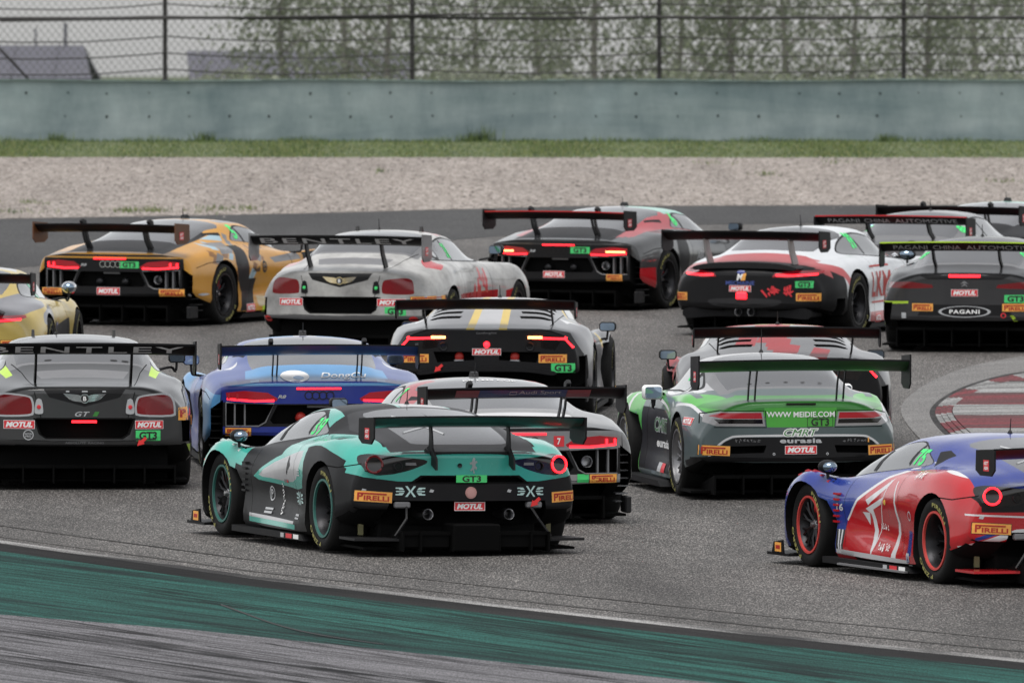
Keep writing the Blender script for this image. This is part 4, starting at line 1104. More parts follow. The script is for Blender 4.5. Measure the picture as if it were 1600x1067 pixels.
def teal_marks(c):
    c.decal(st_xlogo(.24), 'back', -.50, .515); c.decal(st_xlogo(.24), 'back', .52, .515)
    for x in (-.86, -.33, .33): c.decal(st_poly(LGREY, [(-.02, -.008), (.01, -.014), (.022, .006), (-.008, .014)]), 'back', x, .52, 'jack_point')
    for sd in 'LR':
        c.decal([(NEON, fit(text2d('39', .01, .2), -.11, -.07, .22, .14))], sd, .955, .965, 'race_number', mirror=False)
        c.decal([(LGREY, ring2d(0, 0, .05, .062, 18)), (LGREY, fit(text2d('P', .03), -.025, -.035, .05, .07)), (LGREY, gridrect(-.09, -.135, .18, .018)), (LGREY, gridrect(-.09, -.165, .18, .018))], sd, 1.50, .40)
        c.decal(st_scrawl(.30, .085, WHITE, 5, 6), sd, 1.17, .36, rot=-75)
        c.decal(st_xlogo(.30), sd, .60, .40); c.decal([(LGREY, gridrect(-.06, -.01, .12, .018)), (LGREY, gridrect(-.06, -.035, .12, .014))], sd, .66, .26)
        c.decal(st_poly(BLACKP, [(-.05, -.08), (.05, 0), (-.05, .08)]), sd, .98, .65, 'arrow_mark'); c.decal([(MGREY, gridrect(-.07, -.012, .14, .024)), (RED, gridrect(.03, -.01, .04, .02))], sd, 1.05, .52)
        c.decal([(LGREY, gridrect(-.05, -.02, .10, .012)), (LGREY, gridrect(-.05, 0, .10, .012)), (LGREY, gridrect(-.05, .02, .10, .012))], sd, .62, .60)
        c.decal([(BLACK, shape([(-.10, -.085), (-.03, -.085), (.10, .085), (.03, .085)]))], sd, 1.74, .905, 'window_vent')
teal = dict(base=BLKPAINT, deck=GREYDECK, trim=TEAL, zones=teal_zones, marks=teal_marks, wing_under=mat('dark_teal_wing', (.012, .085, .07), .4, coat=.4), lip=mat('teal_rim', (.03, .13, .11), .4), winframe=BLKPAINT)
ferrari(683, 860, 19.3, 'black and teal race car in front with one ring tail lamp lit and green 39', teal, roll=.8)
# ---------------------------------------------------------------- shared small builders
def lamp_bar(c, x0, x1, z, h, m, name='brake_light', y=None, d=.012):
    p = c.at('back', (x0 + x1) / 2, z); y = y if y is not None else p.y
    b = MB(); b.box(((x0 + x1) / 2, y - d / 2, z), (x1 - x0, d, h)); return b.build(name, m, c.root)
def proud(c, poly, m, name, d=.012, parent=None):
    """a plate standing a little proud of the tail, its outline (x, z)"""
    cx = sum(p[0] for p in poly) / len(poly); cz = sum(p[1] for p in poly) / len(poly); vs = []; n = len(poly)
    for x, z in poly:
        p = c.at('back', x, z); vs.append((p.x, p.y + .002, p.z))
    for x, z in poly:
        p = c.at('back', cx + (x - cx) * .97, cz + (z - cz) * .97); vs.append((cx + (x - cx) * .97, p.y - d, cz + (z - cz) * .97))
    b = MB(); b.add(vs, [tuple(range(n, 2 * n))] + [(i, (i + 1) % n, n + (i + 1) % n, n + i) for i in range(n)])
    return b.build(name, m, parent or c.root, normals=True)
def glasshouse(c, side, rear, frame=BLACK, grow=(1.045, 1.12), zmin=.7, rframe=None, pillar=None, fm=None):
    cy = sum(p[0] for p in side) / len(side); cz = sum(p[1] for p in side) / len(side)
    g = [(cy + (y - cy) * grow[0], cz + (z - cz) * grow[1]) for y, z in side]
    for sd in 'LR':
        c.paint(g, sd, frame); c.paint(side, sd, SIDEGLASS, 'side_window')
        if pillar: c.stroke(pillar, sd, frame, .045)
    cx = 0; cy = sum(p[1] for p in rear) / len(rear)
    if rframe: c.paint([(x * rframe[0], cy + (y - cy) * rframe[1]) for x, y in rear], 'top', fm or frame, cond=lambda q: q.z > zmin)
    c.paint(rear, 'top', GLASS, 'rear_window', cond=lambda q: q.z > zmin)
def shutlines(c, a, b, *more):
    for sd in 'LR':
        c.stroke(a, sd, VOID, .008); c.stroke(b, sd, VOID, .008)
        for m in more: c.stroke(m, sd, VOID, .008)
def slats(c, x0, x1, zs, y, m=BLACK, name='louvre', d=.05, t=.010):
    for z in zs:
        b = MB(); b.box(((x0 + x1) / 2, y, z), (abs(x1 - x0), d, t)); b.build(name, m, c.root)

# ---------------------------------------------------------------- mid-engined coupe with flat tail and corner louvres
AUDI = [
 (3.62, .16, .50, .62, .18, .68, .24, .66, .34, .60, .44, .50, .49, .40, .50, .25, .51, .515),
 (3.30, .10, .72, .90, .14, .94, .32, .93, .50, .84, .60, .64, .61, .48, .60, .30, .60, .60),
 (3.05, .10, .75, .95, .16, .985, .40, .97, .62, .87, .70, .67, .66, .50, .645, .30, .645, .65),
 (2.65, .10, .76, .97, .18, .995, .44, .99, .69, .89, .78, .68, .71, .50, .69, .30, .69, .695),
 (2.20, .10, .80, .95, .15, .94, .40, .95, .62, .86, .75, .69, .76, .57, .775, .36, .79, .80),
 (1.90, .10, .80, .96, .14, .92, .38, .93, .62, .85, .76, .73, .80, .63, .87, .42, .93, .95),
 (1.35, .10, .80, .97, .13, .91, .36, .93, .62, .86, .79, .76, .85, .67, 1.00, .49, 1.11, 1.15),
 (.85, .10, .80, .98, .13, .93, .36, .96, .62, .89, .81, .76, .89, .66, 1.03, .49, 1.125, 1.165),
 (.35, .10, .80, .99, .14, .98, .38, 1.0, .63, .93, .83, .75, .91, .63, 1.00, .46, 1.075, 1.11),
 (0.0, .10, .80, 1.0, .18, 1.01, .44, 1.005, .66, .94, .85, .74, .905, .60, .95, .44, 1.01, 1.04),
 (-.45, .20, .80, .99, .26, 1.0, .46, .99, .66, .92, .815, .72, .86, .57, .89, .42, .925, .94),
 (-.75, .28, .78, .97, .32, .98, .48, .97, .66, .90, .785, .72, .82, .56, .838, .42, .85, .858),
 (-.92, .34, .76, .95, .36, .965, .48, .955, .64, .885, .765, .70, .80, .56, .818, .42, .824, .828),
]
def audi(px, py, yaw, label, lv, roll=0.):
    c = Car(AUDI, px, py, yaw, label, lv['base'], roll, cur=.16, curp=3.2, rr=.03, wb=2.65, nosecur=.3)
    P = c.paint; fas = lv.get('fascia', BLKPAINT)
    lv['zones'](c)
    glasshouse(c, smooth([(2.12, .79), (1.8, .92), (1.45, 1.03), (1.15, 1.075), (.95, 1.055), (.78, .98), (.76, .93), (1.1, .905), (1.7, .845)], 4),
               smooth([(-.55, .72), (-.56, .4), (-.57, -.0), (-.56, -.28), (-.50, -.36), (0, -.38), (.50, -.36), (.56, -.28), (.57, 0), (.56, .4), (.55, .72), (0, .78)], 3), lv.get('frame', BLACK), pillar=[(.98, 1.07), (1.06, .90)])
    P([(-.68, .55), (-.60, .22), (-.57, .24), (-.64, .57)], 'top', BLACK, cond=lambda q: q.z > .8, sym=True)
    shutlines(c, [(1.95, .80), (1.98, .5), (1.92, .2)], [(.80, .90), (.86, .70), (.78, .4), (.66, .2)], [(-.03, .72), (-.40, .71), (-.7, .66)])
    P([(.70, .88), (.36, .88), (.30, .70), (.36, .5), (.5, .34), (.72, .40)], 'L', lv.get('blade', BLKPAINT)); P([(.70, .88), (.36, .88), (.30, .70), (.36, .5), (.5, .34), (.72, .40)], 'R', lv.get('blade', BLKPAINT))
    # tail
    P([(-.87, .765), (.87, .765), (.90, .40), (.88, .25), (-.88, .25), (-.90, .40)], 'back', fas)
    if 'tail' in lv: lv['tail'](c)
    P([(-.80, .81), (.80, .81), (.86, .785), (-.86, .785)], 'back', lv.get('lip', BLACK), nmin=.3)
    lampo = [(x * .955, z) for x, z in ((-.87, .725), (-.86, .665), (-.60, .645), (-.40, .650), (-.385, .672), (-.48, .725), (-.70, .742))]
    P(lampo, 'back', LAMPSOFT, 'tail_light', sym=True)
    c.stroke([(-.82, .668), (-.58, .650), (-.40, .655)], 'back', LAMP if lv.get('hot') else lv.get('lampline', LAMP), .020, part='tail_light_bar', sym=True)
    vent = [(-.83, .635), (-.40, .625), (-.48, .46), (-.54, .425), (-.83, .425)]
    for poly in (vent, [(-x, z) for x, z in vent][::-1]): c.cutter(poly, 'y', -1.6, c.yt + .22)
    c.cutter([(-.37, .615), (.37, .615), (.44, .48), (.41, .445), (-.41, .445), (-.44, .48)], 'y', -1.6, c.yt + .10)
    for q in (-1, 1):
        a, b = sorted((q * .855, q * .962)); c.cutter([(a, .66), (b, .58), (b, .14), (a, .14)] if q > 0 else [(a, .58), (b, .66), (b, .14), (a, .14)], 'y', -1.6, -.50)
    c.cutter([(-.74, .335), (.74, .335), (.78, .1), (-.78, .1)], 'y', -1.6, c.yt + .40)
    c.arches(.385, .362, [(-.37, .30), (-.46, .05), (.33, .05)], [(-.48, .60), (-.58, .40), (-.56, .05), (.33, .05)], zc=.35)
    c.finish()
    for q in (-1, 1):
        fr = [(q * .83, .635), (q * .40, .625), (q * .48, .46), (q * .54, .425), (q * .83, .425)]
        b = MB(); y = lambda x: c.at('back', x, .70).y - .004
        pts = [(x, c.at('back', x * .999, .66).y - .002, z) for x, z in fr]; b.tube(pts + [pts[0]], .007, 5); b.build('vent_frame', lv.get('ventframe', MGREY), c.root)
        for x in (.66, .75): g = MB(); g.box((q * x, c.yt + .08, .53), (.014, .06, .20)); g.build('vent_fin', MGREY, c.root)
        slats(c, q * .855, q * .962, [.18 + .065 * k for k in range(7)], -.60, MGREY if lv.get('pale_slats') else BLACK, d=.16)
    if lv.get('hot'):
        for q in (-1, 1): lamp_bar(c, q * .66 - .16, q * .66 + .16, .688, .018, LAMPHOT, 'lit_tail_strip', y=c.at('back', q * .66, .69).y - .002)
    else:
        for q in (-1, 1):
            for x in (.805, .73): lamp_bar(c, q * x - .009, q * x + .009, .690, .05, lv.get('lampmark', LAMP), 'lamp_segment', y=c.at('back', q * x, .69).y)
    lamp_bar(c, -.20, .20, .762, .016, LAMP, 'brake_light')
    c.exhaust(.565, .525, .050, c.yt + .05, .2); c.exhaust(-.565, .525, .050, c.yt + .05, .2) if lv.get('twin') else None
    b = MB(); b.box((0, c.yt + .03, .60), (.20, .03, .02)); b.build('plate_lamp', MGREY, c.root)
    for q in (-.16, .16): b = MB(); b.ball((q, c.yt + .05, .50), (.05, .04, .05), 10, 6); b.build('jack_cover', DKRED if lv.get('redjack') else DARKMETAL, c.root)
    c.underbody(.12, .34, 1.46, .2, c.yt + .42)
    c.diffuser(1.40, .06, .24, -.3, c.yt + .02, 6, None, 1.86)
    for q in (-1, 1):
        b = MB(); b.box((q * .93, c.yt + .18, .16), (.05, .22, .14)); b.build('fender_foot', BLACK, c.root, bevel=.01)
    sup = [(-.70, .86), (-.62, .86), (-.74, .98), (-.80, 1.10), (-.86, 1.10), (-.80, .97)]
    c.wing(lv.get('ww', 1.78), -1.08, 1.085, .34, CARBON, lv.get('wing_under', CARBON), lv.get('endm'), (.34, .24, -.15), (.36, .40), sup, top=lv.get('wing_top'), sh=.010)
    for q in (-1, 1):
        b = MB(); b.prism([(-.78, 1.12), (-.70, 1.12), (-.72, 1.19), (-.80, 1.21), (-.85, 1.18)], 'x', q * .42 - .02, q * .42 + .02); b.build('wing_swan_neck', BLACK, c.wingo, bevel=.008)
        c.mirror(q, 2.20, .90, .94, lv.get('mirror', CARBON), .15, .09, base=(.72, 1.95, .74), boxy=True)
    c.wheels(.345, .31, DARKMETAL, lv.get('rim', DARKMETAL), .845, .83, dish=.09)
    c.antenna(0, 1.0, 1.165, .12); b = MB(); b.prism([(1.12, 1.16), (.98, 1.16), (1.0, 1.20), (1.06, 1.21)], 'x', -.03, .03); b.build('roof_scoop', BLACK, c.root)
    c.splitter(1.98, 2.95); c.skirt(.06, 1.98)
    c.decal(st_rings(.26, lv.get('rings', CHROME)), 'back', lv.get('ringx', 0), .700, 'ring_emblem')
    c.decal(st_text('R8', .075, .03, lv.get('r8', LGREY), .03, .3), 'back', -.33, .69, 'model_badge')
    lv['marks'](c)
    return c

# ---------------------------------------------------------------- wedge coupe with Y shaped lamps
HURA = [
 (3.55, .16, .50, .62, .18, .68, .22, .66, .30, .60, .38, .50, .42, .40, .43, .25, .44, .445),
 (3.25, .10, .72, .90, .14, .94, .30, .93, .45, .84, .54, .64, .54, .48, .54, .30, .54, .54),
 (3.02, .10, .75, .95, .16, .985, .40, .97, .60, .87, .67, .67, .61, .50, .60, .30, .60, .605),
 (2.62, .10, .76, .97, .18, 1.0, .44, .995, .68, .89, .77, .68, .69, .50, .66, .30, .66, .665),
 (2.15, .10, .80, .95, .15, .94, .40, .95, .60, .86, .74, .69, .75, .57, .77, .36, .79, .80),
 (1.85, .10, .80, .96, .14, .92, .38, .93, .62, .85, .76, .73, .80, .62, .87, .42, .94, .955),
 (1.35, .10, .80, .97, .13, .91, .36, .93, .62, .86, .79, .75, .86, .65, 1.00, .49, 1.09, 1.12),
 (.90, .10, .80, .98, .13, .93, .36, .96, .62, .89, .81, .75, .90, .64, 1.01, .48, 1.10, 1.13),
 (.35, .10, .80, .99, .14, .98, .38, 1.0, .63, .93, .83, .74, .92, .61, .99, .45, 1.06, 1.085),
 (0.0, .10, .80, 1.0, .18, 1.01, .44, 1.005, .66, .93, .865, .73, .925, .60, .97, .44, 1.02, 1.04),
 (-.40, .24, .80, .98, .28, 1.0, .46, .98, .68, .88, .85, .70, .905, .57, .935, .42, .955, .965),
 (-.65, .36, .74, .93, .40, .95, .52, .92, .70, .83, .84, .68, .885, .56, .905, .42, .915, .92),
 (-.82, .45, .70, .86, .47, .88, .55, .86, .68, .79, .80, .66, .86, .55, .885, .42, .89, .895),
]
def huracan(px, py, yaw, label, lv, roll=0.):
    c = Car(HURA, px, py, yaw, label, lv['base'], roll, cur=.10, curp=2.5, rr=.025, wb=2.62, nosecur=.3)
    P = c.paint; lv['zones'](c)
    glasshouse(c, smooth([(2.05, .79), (1.75, .93), (1.4, 1.03), (1.1, 1.05), (.80, 1.0), (.62, .94), (1.0, .905), (1.6, .84)], 4),
               [(-.30, .62), (.30, .62), (.26, .34), (-.26, .34)], BLACK)
    P([(-.80, .845), (-.64, .88), (.64, .88), (.80, .845), (.93, .64), (.92, .30), (-.92, .30), (-.93, .64)], 'back', BLKPAINT, cond=lambda q: q.y < -.3)
    for q in (-1, 1):                                           # engine cover louvres
        for k in range(4):
            y = .42 - .22 * k; c.cutter([(q * .28, y), (q * .58, y + .06), (q * .60, y - .01), (q * .56, y - .06), (q * .30, y - .10)][::q], 'z', .91 + .02 * k if False else 1.005 - .035 * k - .07, 1.4)
    c.stroke([(-.66, .5), (-.64, -.1), (-.60, -.6)], 'top', VOID, .008, sym=True, cond=lambda q: q.z > .8)
    c.stroke([(-.84, .705), (-.76, .79), (-.44, .80)], 'back', LAMP, .022, part='tail_light', sym=True); c.stroke([(-.76, .79), (-.77, .81)], 'back', LAMP, .03, part='tail_light', sym=True)
    P([(-.72, .77), (-.42, .775), (-.40, .72), (-.66, .68)], 'back', SMOKED, 'lamp_lens', sym=True)
    c.cutter([(-.52, .665), (-.12, .665), (-.12, .585), (-.48, .56)], 'y', -1.6, c.yt + .12); c.cutter([(.12, .665), (.52, .665), (.48, .56), (.12, .585)], 'y', -1.6, c.yt + .12)
    c.cutter([(-.66, .47), (.66, .47), (.78, .1), (-.78, .1)], 'y', -1.6, c.yt + .40)
    for q in (-1, 1): c.cutter([(-.72, .62), (-.53, .62), (-.53, .14), (-.72, .14)], 'x', *sorted((q * .80, q * 1.2)))
    c.arches(.385, .362, [(-.37, .30), (-.50, .05), (.33, .05)], [(-.50, .64), (-.66, .50), (-.64, .05), (.33, .05)], zc=.35)
    c.finish()
    for q in (-1, 1):
        lamp_bar(c, q * .47 - .07, q * .47 + .07, .805, .026, LAMPHOT, 'lit_lamp_core', d=.02)
        b = MB(); p = c.at('back', q * .42, .73); b.torus((q * .42, p.y - .004, .715), .035, .008, 'y', 18, 5); b.build('camera_ring', DARKMETAL, c.root)
        b = MB(); b.ball((q * .27, c.yt + .04, .615), (.045, .03, .05), 10, 6); b.build('jack_cover', DKRED, c.root)
        b = MB(); b.box((q * .27, c.yt + .03, .575), (.10, .05, .03)); b.build('jack_bracket', METAL, c.root, bevel=.008)
        c.mirror(q, 2.25, .80, .98, CARBON, .165, .09, base=(.86, 2.1, .66), boxy=True)
        b = MB(); b.box((q * .95, -.46, .40), (.018, .30, .46)); b.build('fender_fin', lv.get('fin', CARBON), c.root, bevel=.004)
        b = MB(); b.box((q * .80, 2.25, .30), (.03, .04, .34)); b.build('wheel_strake', mat('strake_gold', (.16, .15, .07), .6), c.root)
    p = c.at('back', 0, .735); b = MB(); b.lathe([(0, -.02), (.025, -.016), (.032, 0)], (0, p.y, .735), 'y', 16); b.build('rain_lamp', LAMP, c.root)
    c.underbody(.12, .47, 1.40, .2, c.yt + .42); c.diffuser(1.30, .07, .34, -.3, c.yt + .05, 6, None, 1.86)
    b = MB(); b.prism(smooth([(-.66, .475), (-.4, .515), (0, .525), (.4, .515), (.66, .475), (.64, .44), (.4, .47), (0, .48), (-.4, .47), (-.64, .44)], 3), 'y', c.yt - .05, c.yt + .06); b.build('bumper_lip', CARBON, c.root)
    sup = [(-.50, .92), (-.42, .92), (-.66, 1.08), (-.74, 1.12), (-.80, 1.12), (-.74, 1.04)]
    c.wing(lv.get('ww', 1.74), -1.02, 1.10, .36, CARBON, lv.get('wing_under', CARBON), None, (.30, .17, -.11), (.62,), sup, top=lv.get('wing_top'), sticker=True)
    c.wheels(.345, .31, DARKMETAL, DARKMETAL, .845, .86, dish=.09)
    c.antenna(.0, 1.0, 1.13, .12); c.splitter(1.98, 2.95); c.skirt(.06, 2.0)
    lv['marks'](c); return c

# ---------------------------------------------------------------- round rear-engined coupe
PORS = [
 (3.42, .18, .45, .58, .20, .64, .28, .62, .38, .56, .47, .48, .52, .38, .54, .24, .55, .555),
 (3.10, .10, .70, .86, .14, .90, .32, .89, .52, .82, .64, .62, .64, .48, .62, .30, .62, .62),
 (2.46, .10, .74, .93, .18, .95, .44, .94, .65, .84, .80, .66, .76, .50, .74, .30, .735, .735),
 (2.05, .10, .78, .92, .15, .91, .40, .91, .63, .83, .78, .67, .80, .56, .81, .36, .825, .83),
 (1.75, .10, .78, .93, .14, .89, .38, .89, .63, .82, .78, .70, .82, .60, .90, .42, .97, .99),
 (1.25, .10, .78, .94, .13, .88, .36, .88, .62, .82, .78, .73, .85, .63, 1.01, .47, 1.13, 1.17),
 (.75, .10, .78, .95, .13, .91, .36, .92, .62, .84, .80, .73, .88, .62, 1.02, .46, 1.13, 1.175),
 (.30, .10, .80, .98, .14, .97, .38, .98, .62, .89, .81, .71, .88, .59, .98, .44, 1.06, 1.10),
 (0.0, .10, .80, .99, .18, 1.0, .44, .995, .64, .90, .81, .70, .86, .57, .92, .42, .98, 1.01),
 (-.40, .20, .80, .97, .26, .985, .46, .97, .62, .87, .77, .69, .82, .55, .85, .42, .88, .90),
 (-.72, .26, .78, .93, .30, .95, .46, .93, .60, .83, .73, .67, .78, .54, .80, .42, .815, .825),
 (-1.0, .30, .70, .84, .34, .86, .46, .84, .56, .77, .66, .64, .71, .53, .735, .42, .745, .75),
]
def porsche(px, py, yaw, label, lv, roll=0.):
    c = Car(PORS, px, py, yaw, label, lv['base'], roll, cur=.24, curp=2.2, rr=.07, wb=2.46, nosecur=.35)
    P = c.paint; lv['zones'](c)
    glasshouse(c, smooth([(1.95, .80), (1.65, .93), (1.3, 1.05), (.95, 1.09), (.60, 1.06), (.28, .96), (.22, .90), (.6, .875), (1.4, .835)], 4),
               smooth([(-.52, .62), (-.52, .3), (-.50, -.02), (-.44, -.20), (0, -.25), (.44, -.20), (.50, -.02), (.52, .3), (.52, .62), (0, .70)], 3), BLACK, pillar=[(.80, 1.08), (.86, .87)])
    shutlines(c, [(1.85, .78), (1.88, .5), (1.82, .2)], [(.62, .86), (.72, .66), (.70, .4), (.60, .2)])
    P([(-.82, .71), (-.81, .735), (-.60, .735), (-.36, .71), (-.33, .665), (-.50, .655), (-.72, .675)], 'back', LAMPSOFT, 'tail_light', sym=True)
    c.stroke([(-.78, .695), (-.55, .685), (-.37, .685)], 'back', LAMP if lv.get('lit', 1) else LAMPSOFT, .020, part='tail_light_bar', sym=True)
    if 'tail' in lv: lv['tail'](c)
    c.cutter([(-.28, .31), (.28, .31), (.20, .22), (-.20, .22)], 'y', -1.6, c.yt + .25)
    for q in (-1, 1): c.cutter([(-.62, .42), (-.44, .42), (-.44, .12), (-.62, .12)], 'x', *sorted((q * .82, q * 1.2)))
    c.arches(.385, .362, [(-.37, .30), (-.46, .05), (.33, .05)], [(-.36, .36), (-.40, .05), (.33, .05)], zc=.35)
    c.finish()
    b = MB(); b.prism(smooth([(-.60, .775), (-.4, .815), (0, .83), (.4, .815), (.60, .775), (.58, .735), (.4, .75), (0, .755), (-.4, .75), (-.58, .735)], 3), 'y', c.yt - .05, c.yt + .24); b.build('tail_spoiler', BLACK, c.root, bevel=.006)
    c.underbody(.12, .34, 1.36, .2, c.yt + .35); c.diffuser(1.30, .08, .24, -.3, c.yt + .10, 6, None, 1.80)
    b = MB(); b.prism(smooth([(-.74, .30), (-.5, .33), (0, .34), (.5, .33), (.74, .30), (.72, .20), (.4, .22), (0, .22), (-.4, .22), (-.72, .20)], 3), 'y', c.yt + .04, c.yt + .4); b.build('rear_apron', CARBON, c.root)
    for x in (-.075, .075): c.exhaust(x, .275, .045, c.yt - .03, .3)
    sup = [(-.84, .80), (-.66, .80), (-.80, .96), (-.86, 1.10), (-1.0, 1.10), (-.94, .94)]
    c.wing(lv.get('ww', 1.86), -1.14, 1.095, .36, CARBON, lv.get('wing_under', CARBON), None, (.32, .24, -.15), (.50,), sup, sh=.02)
    for ch in c.wingo.children:
        if ch.name.startswith('wing_support'): ch.data.materials[0] = lv.get('supm', METAL)
    for q in (-1, 1): c.mirror(q, 1.98, .93, .90, lv.get('mirror', CARBON), .16, .125, base=(.74, 1.80, .80))
    c.wheels(.345, .30, DARKMETAL, DARKMETAL, .84, .80, dish=.10)
    c.antenna(0, .80, 1.175, .13); c.splitter(1.88, 2.80); c.skirt(.06, 1.92)
    lv['marks'](c); return c

# ---------------------------------------------------------------- long-nosed coupe with slim lamps
AMG = [
 (3.75, .18, .50, .62, .20, .68, .30, .66, .44, .60, .56, .50, .62, .40, .64, .25, .65, .655),
 (3.40, .10, .72, .90, .14, .94, .34, .93, .56, .85, .70, .66, .73, .50, .73, .30, .735, .74),
 (2.66, .10, .76, .98, .18, 1.0, .44, .985, .66, .88, .80, .68, .82, .50, .83, .30, .84, .845),
 (2.10, .10, .80, .96, .15, .95, .40, .95, .64, .87, .80, .70, .84, .55, .86, .36, .87, .88),
 (1.60, .10, .80, .96, .14, .92, .38, .93, .64, .86, .80, .73, .85, .60, .87, .42, .89, .90),
 (1.30, .10, .80, .96, .13, .91, .36, .92, .64, .86, .81, .74, .87, .63, .95, .44, 1.02, 1.04),
 (.80, .10, .80, .97, .13, .92, .36, .93, .64, .87, .83, .75, .89, .64, 1.05, .48, 1.17, 1.21),
 (.30, .10, .80, .99, .14, .98, .38, .99, .66, .92, .85, .74, .92, .62, 1.06, .47, 1.17, 1.215),
 (0.0, .10, .80, 1.0, .18, 1.01, .44, 1.005, .68, .93, .87, .73, .92, .60, 1.03, .45, 1.12, 1.16),
 (-.40, .20, .80, .99, .26, 1.0, .46, .99, .68, .90, .85, .72, .89, .58, .94, .43, 1.0, 1.02),
 (-.72, .28, .78, .96, .32, .98, .48, .96, .66, .86, .82, .70, .86, .56, .88, .42, .90, .91),
 (-.94, .34, .74, .92, .36, .94, .48, .92, .62, .82, .76, .68, .82, .55, .85, .42, .86, .868),
]
AMG = [(r[0], r[1], r[2] * .95) + tuple(v * .95 if k % 2 == 0 else v for k, v in enumerate(r[3:17])) + (r[17],) for r in AMG]
def amg(px, py, yaw, label, lv, roll=0.):
    c = Car(AMG, px, py, yaw, label, lv['base'], roll, cur=.20, curp=2.4, rr=.05, wb=2.66, nosecur=.35)
    P = c.paint; lv['zones'](c)
    glasshouse(c, smooth([(1.52, .875), (1.25, .98), (.95, 1.08), (.6, 1.13), (.25, 1.11), (.0, 1.02), (-.12, .96), (.2, .925), (.9, .895)], 4),
               smooth([(-.52, .14), (-.53, -.10), (-.54, -.36), (-.48, -.52), (0, -.56), (.48, -.52), (.54, -.36), (.53, -.10), (.52, .14), (0, .18)], 3), BLACK, pillar=[(.40, 1.12), (.48, .91)], rframe=(1.16, 1.14), fm=lv.get('rfm', MGREYP))
    shutlines(c, [(1.60, .84), (1.64, .5), (1.55, .2)], [(.32, .92), (.42, .70), (.42, .4), (.36, .2)])
    P([(-.86, .70), (-.84, .755), (-.60, .765), (-.36, .735), (-.34, .70), (-.60, .69)], 'back', LAMPOFF, 'tail_light', sym=True)
    P([(-.40, .79), (.40, .79), (.50, .835), (-.50, .835)], 'back', BLACK)
    if 'tail' in lv: lv['tail'](c)
    c.cutter([(-.76, .345), (.76, .345), (.78, .1), (-.78, .1)], 'y', -1.6, c.yt + .40)
    for q in (-1, 1): c.cutter([(q * .80, .54), (q * .93, .54), (q * .92, .28), (q * .84, .24)][::q], 'y', -1.6, -.50)
    c.arches(.385, .362, [(-.37, .30), (-.46, .05), (.33, .05)], [(-.48, .60), (-.58, .40), (-.56, .05), (.33, .05)], zc=.35)
    c.finish()
    lamp_bar(c, -.17, .17, .83, .030, LAMP, 'brake_light')
    c.underbody(.12, .345, 1.5, .2, c.yt + .42); c.diffuser(1.5, .07, .27, -.3, c.yt + .06, 6, None, 1.86)
    sup = [(-.62, .90), (-.50, .90), (-.70, 1.00), (-.84, 1.13), (-.94, 1.13), (-.84, 1.0)]
    c.wing(lv.get('ww', 1.80), -1.16, 1.125, .36, CARBON, lv.get('wing_under', CARBON), None, (.36, .26, -.20), (.36,), sup, top=lv.get('wing_top'), sh=.022)
    for q in (-1, 1): c.mirror(q, 1.55, .98, .96, CARBON, .20, .13, base=(.78, 1.42, .86))
    c.wheels(.345, .31, DARKMETAL, DARKMETAL, .80, .79, dish=.09)
    c.antenna(0, .55, 1.215, .13); c.splitter(1.98, 3.0); c.skirt(.06, 1.98)
    star = [(0, .035), (.030, .012), (.045, -.004), (.0, .010), (-.045, -.004), (-.030, .012)]
    c.decal(st_poly(CHROME, star[::-1]) + st_poly(CHROME, [(x * .8, z - .028) for x, z in star][::-1]), 'back', 0, .745, 'rear_emblem')
    lv['marks'](c); return c
MGREYP = paintm('mid_grey_paint', (.15, .15, .155), .35)

# ---------------------------------------------------------------- front-engined coupe with duck tail
ASTON = [
 (3.65, .18, .50, .62, .20, .68, .30, .66, .42, .60, .52, .50, .57, .40, .59, .25, .60, .605),
 (3.30, .10, .72, .90, .14, .94, .34, .93, .55, .85, .68, .66, .70, .50, .70, .30, .70, .70),
 (2.60, .10, .76, .98, .18, 1.0, .44, .985, .65, .88, .79, .68, .80, .50, .80, .30, .80, .805),
 (2.10, .10, .80, .96, .15, .94, .40, .94, .64, .86, .79, .70, .83, .56, .84, .36, .85, .86),
 (1.75, .10, .80, .95, .14, .90, .38, .90, .64, .84, .80, .72, .85, .60, .90, .42, .95, .965),
 (1.25, .10, .80, .95, .13, .87, .36, .88, .64, .83, .81, .74, .87, .63, 1.03, .48, 1.14, 1.18),
 (.75, .10, .80, .96, .13, .90, .36, .91, .64, .85, .83, .75, .89, .64, 1.05, .49, 1.17, 1.21),
 (.30, .10, .80, .99, .14, .98, .38, .985, .66, .91, .85, .74, .91, .62, 1.02, .47, 1.13, 1.17),
 (0.0, .10, .80, 1.0, .18, 1.01, .44, 1.005, .67, .93, .86, .73, .90, .60, .97, .45, 1.06, 1.09),
 (-.40, .20, .80, .99, .26, 1.0, .46, .99, .66, .90, .81, .71, .85, .57, .89, .43, .93, .945),
 (-.72, .26, .78, .96, .30, .98, .48, .96, .63, .85, .765, .69, .82, .55, .85, .42, .86, .865),
 (-.92, .32, .74, .92, .34, .94, .48, .92, .58, .82, .71, .68, .80, .54, .84, .42, .852, .86),
]
ASTON = [(r[0], r[1]) + tuple(v * (.915 if (k % 2 == 0) else 1) if k >= 2 or k == 0 else v for k, v in enumerate(r[2:], 0)) if False else (r[0], r[1], r[2] * .915) + tuple(v * .915 if k % 2 == 0 else v for k, v in enumerate(r[3:17])) + (r[17],) for r in ASTON]
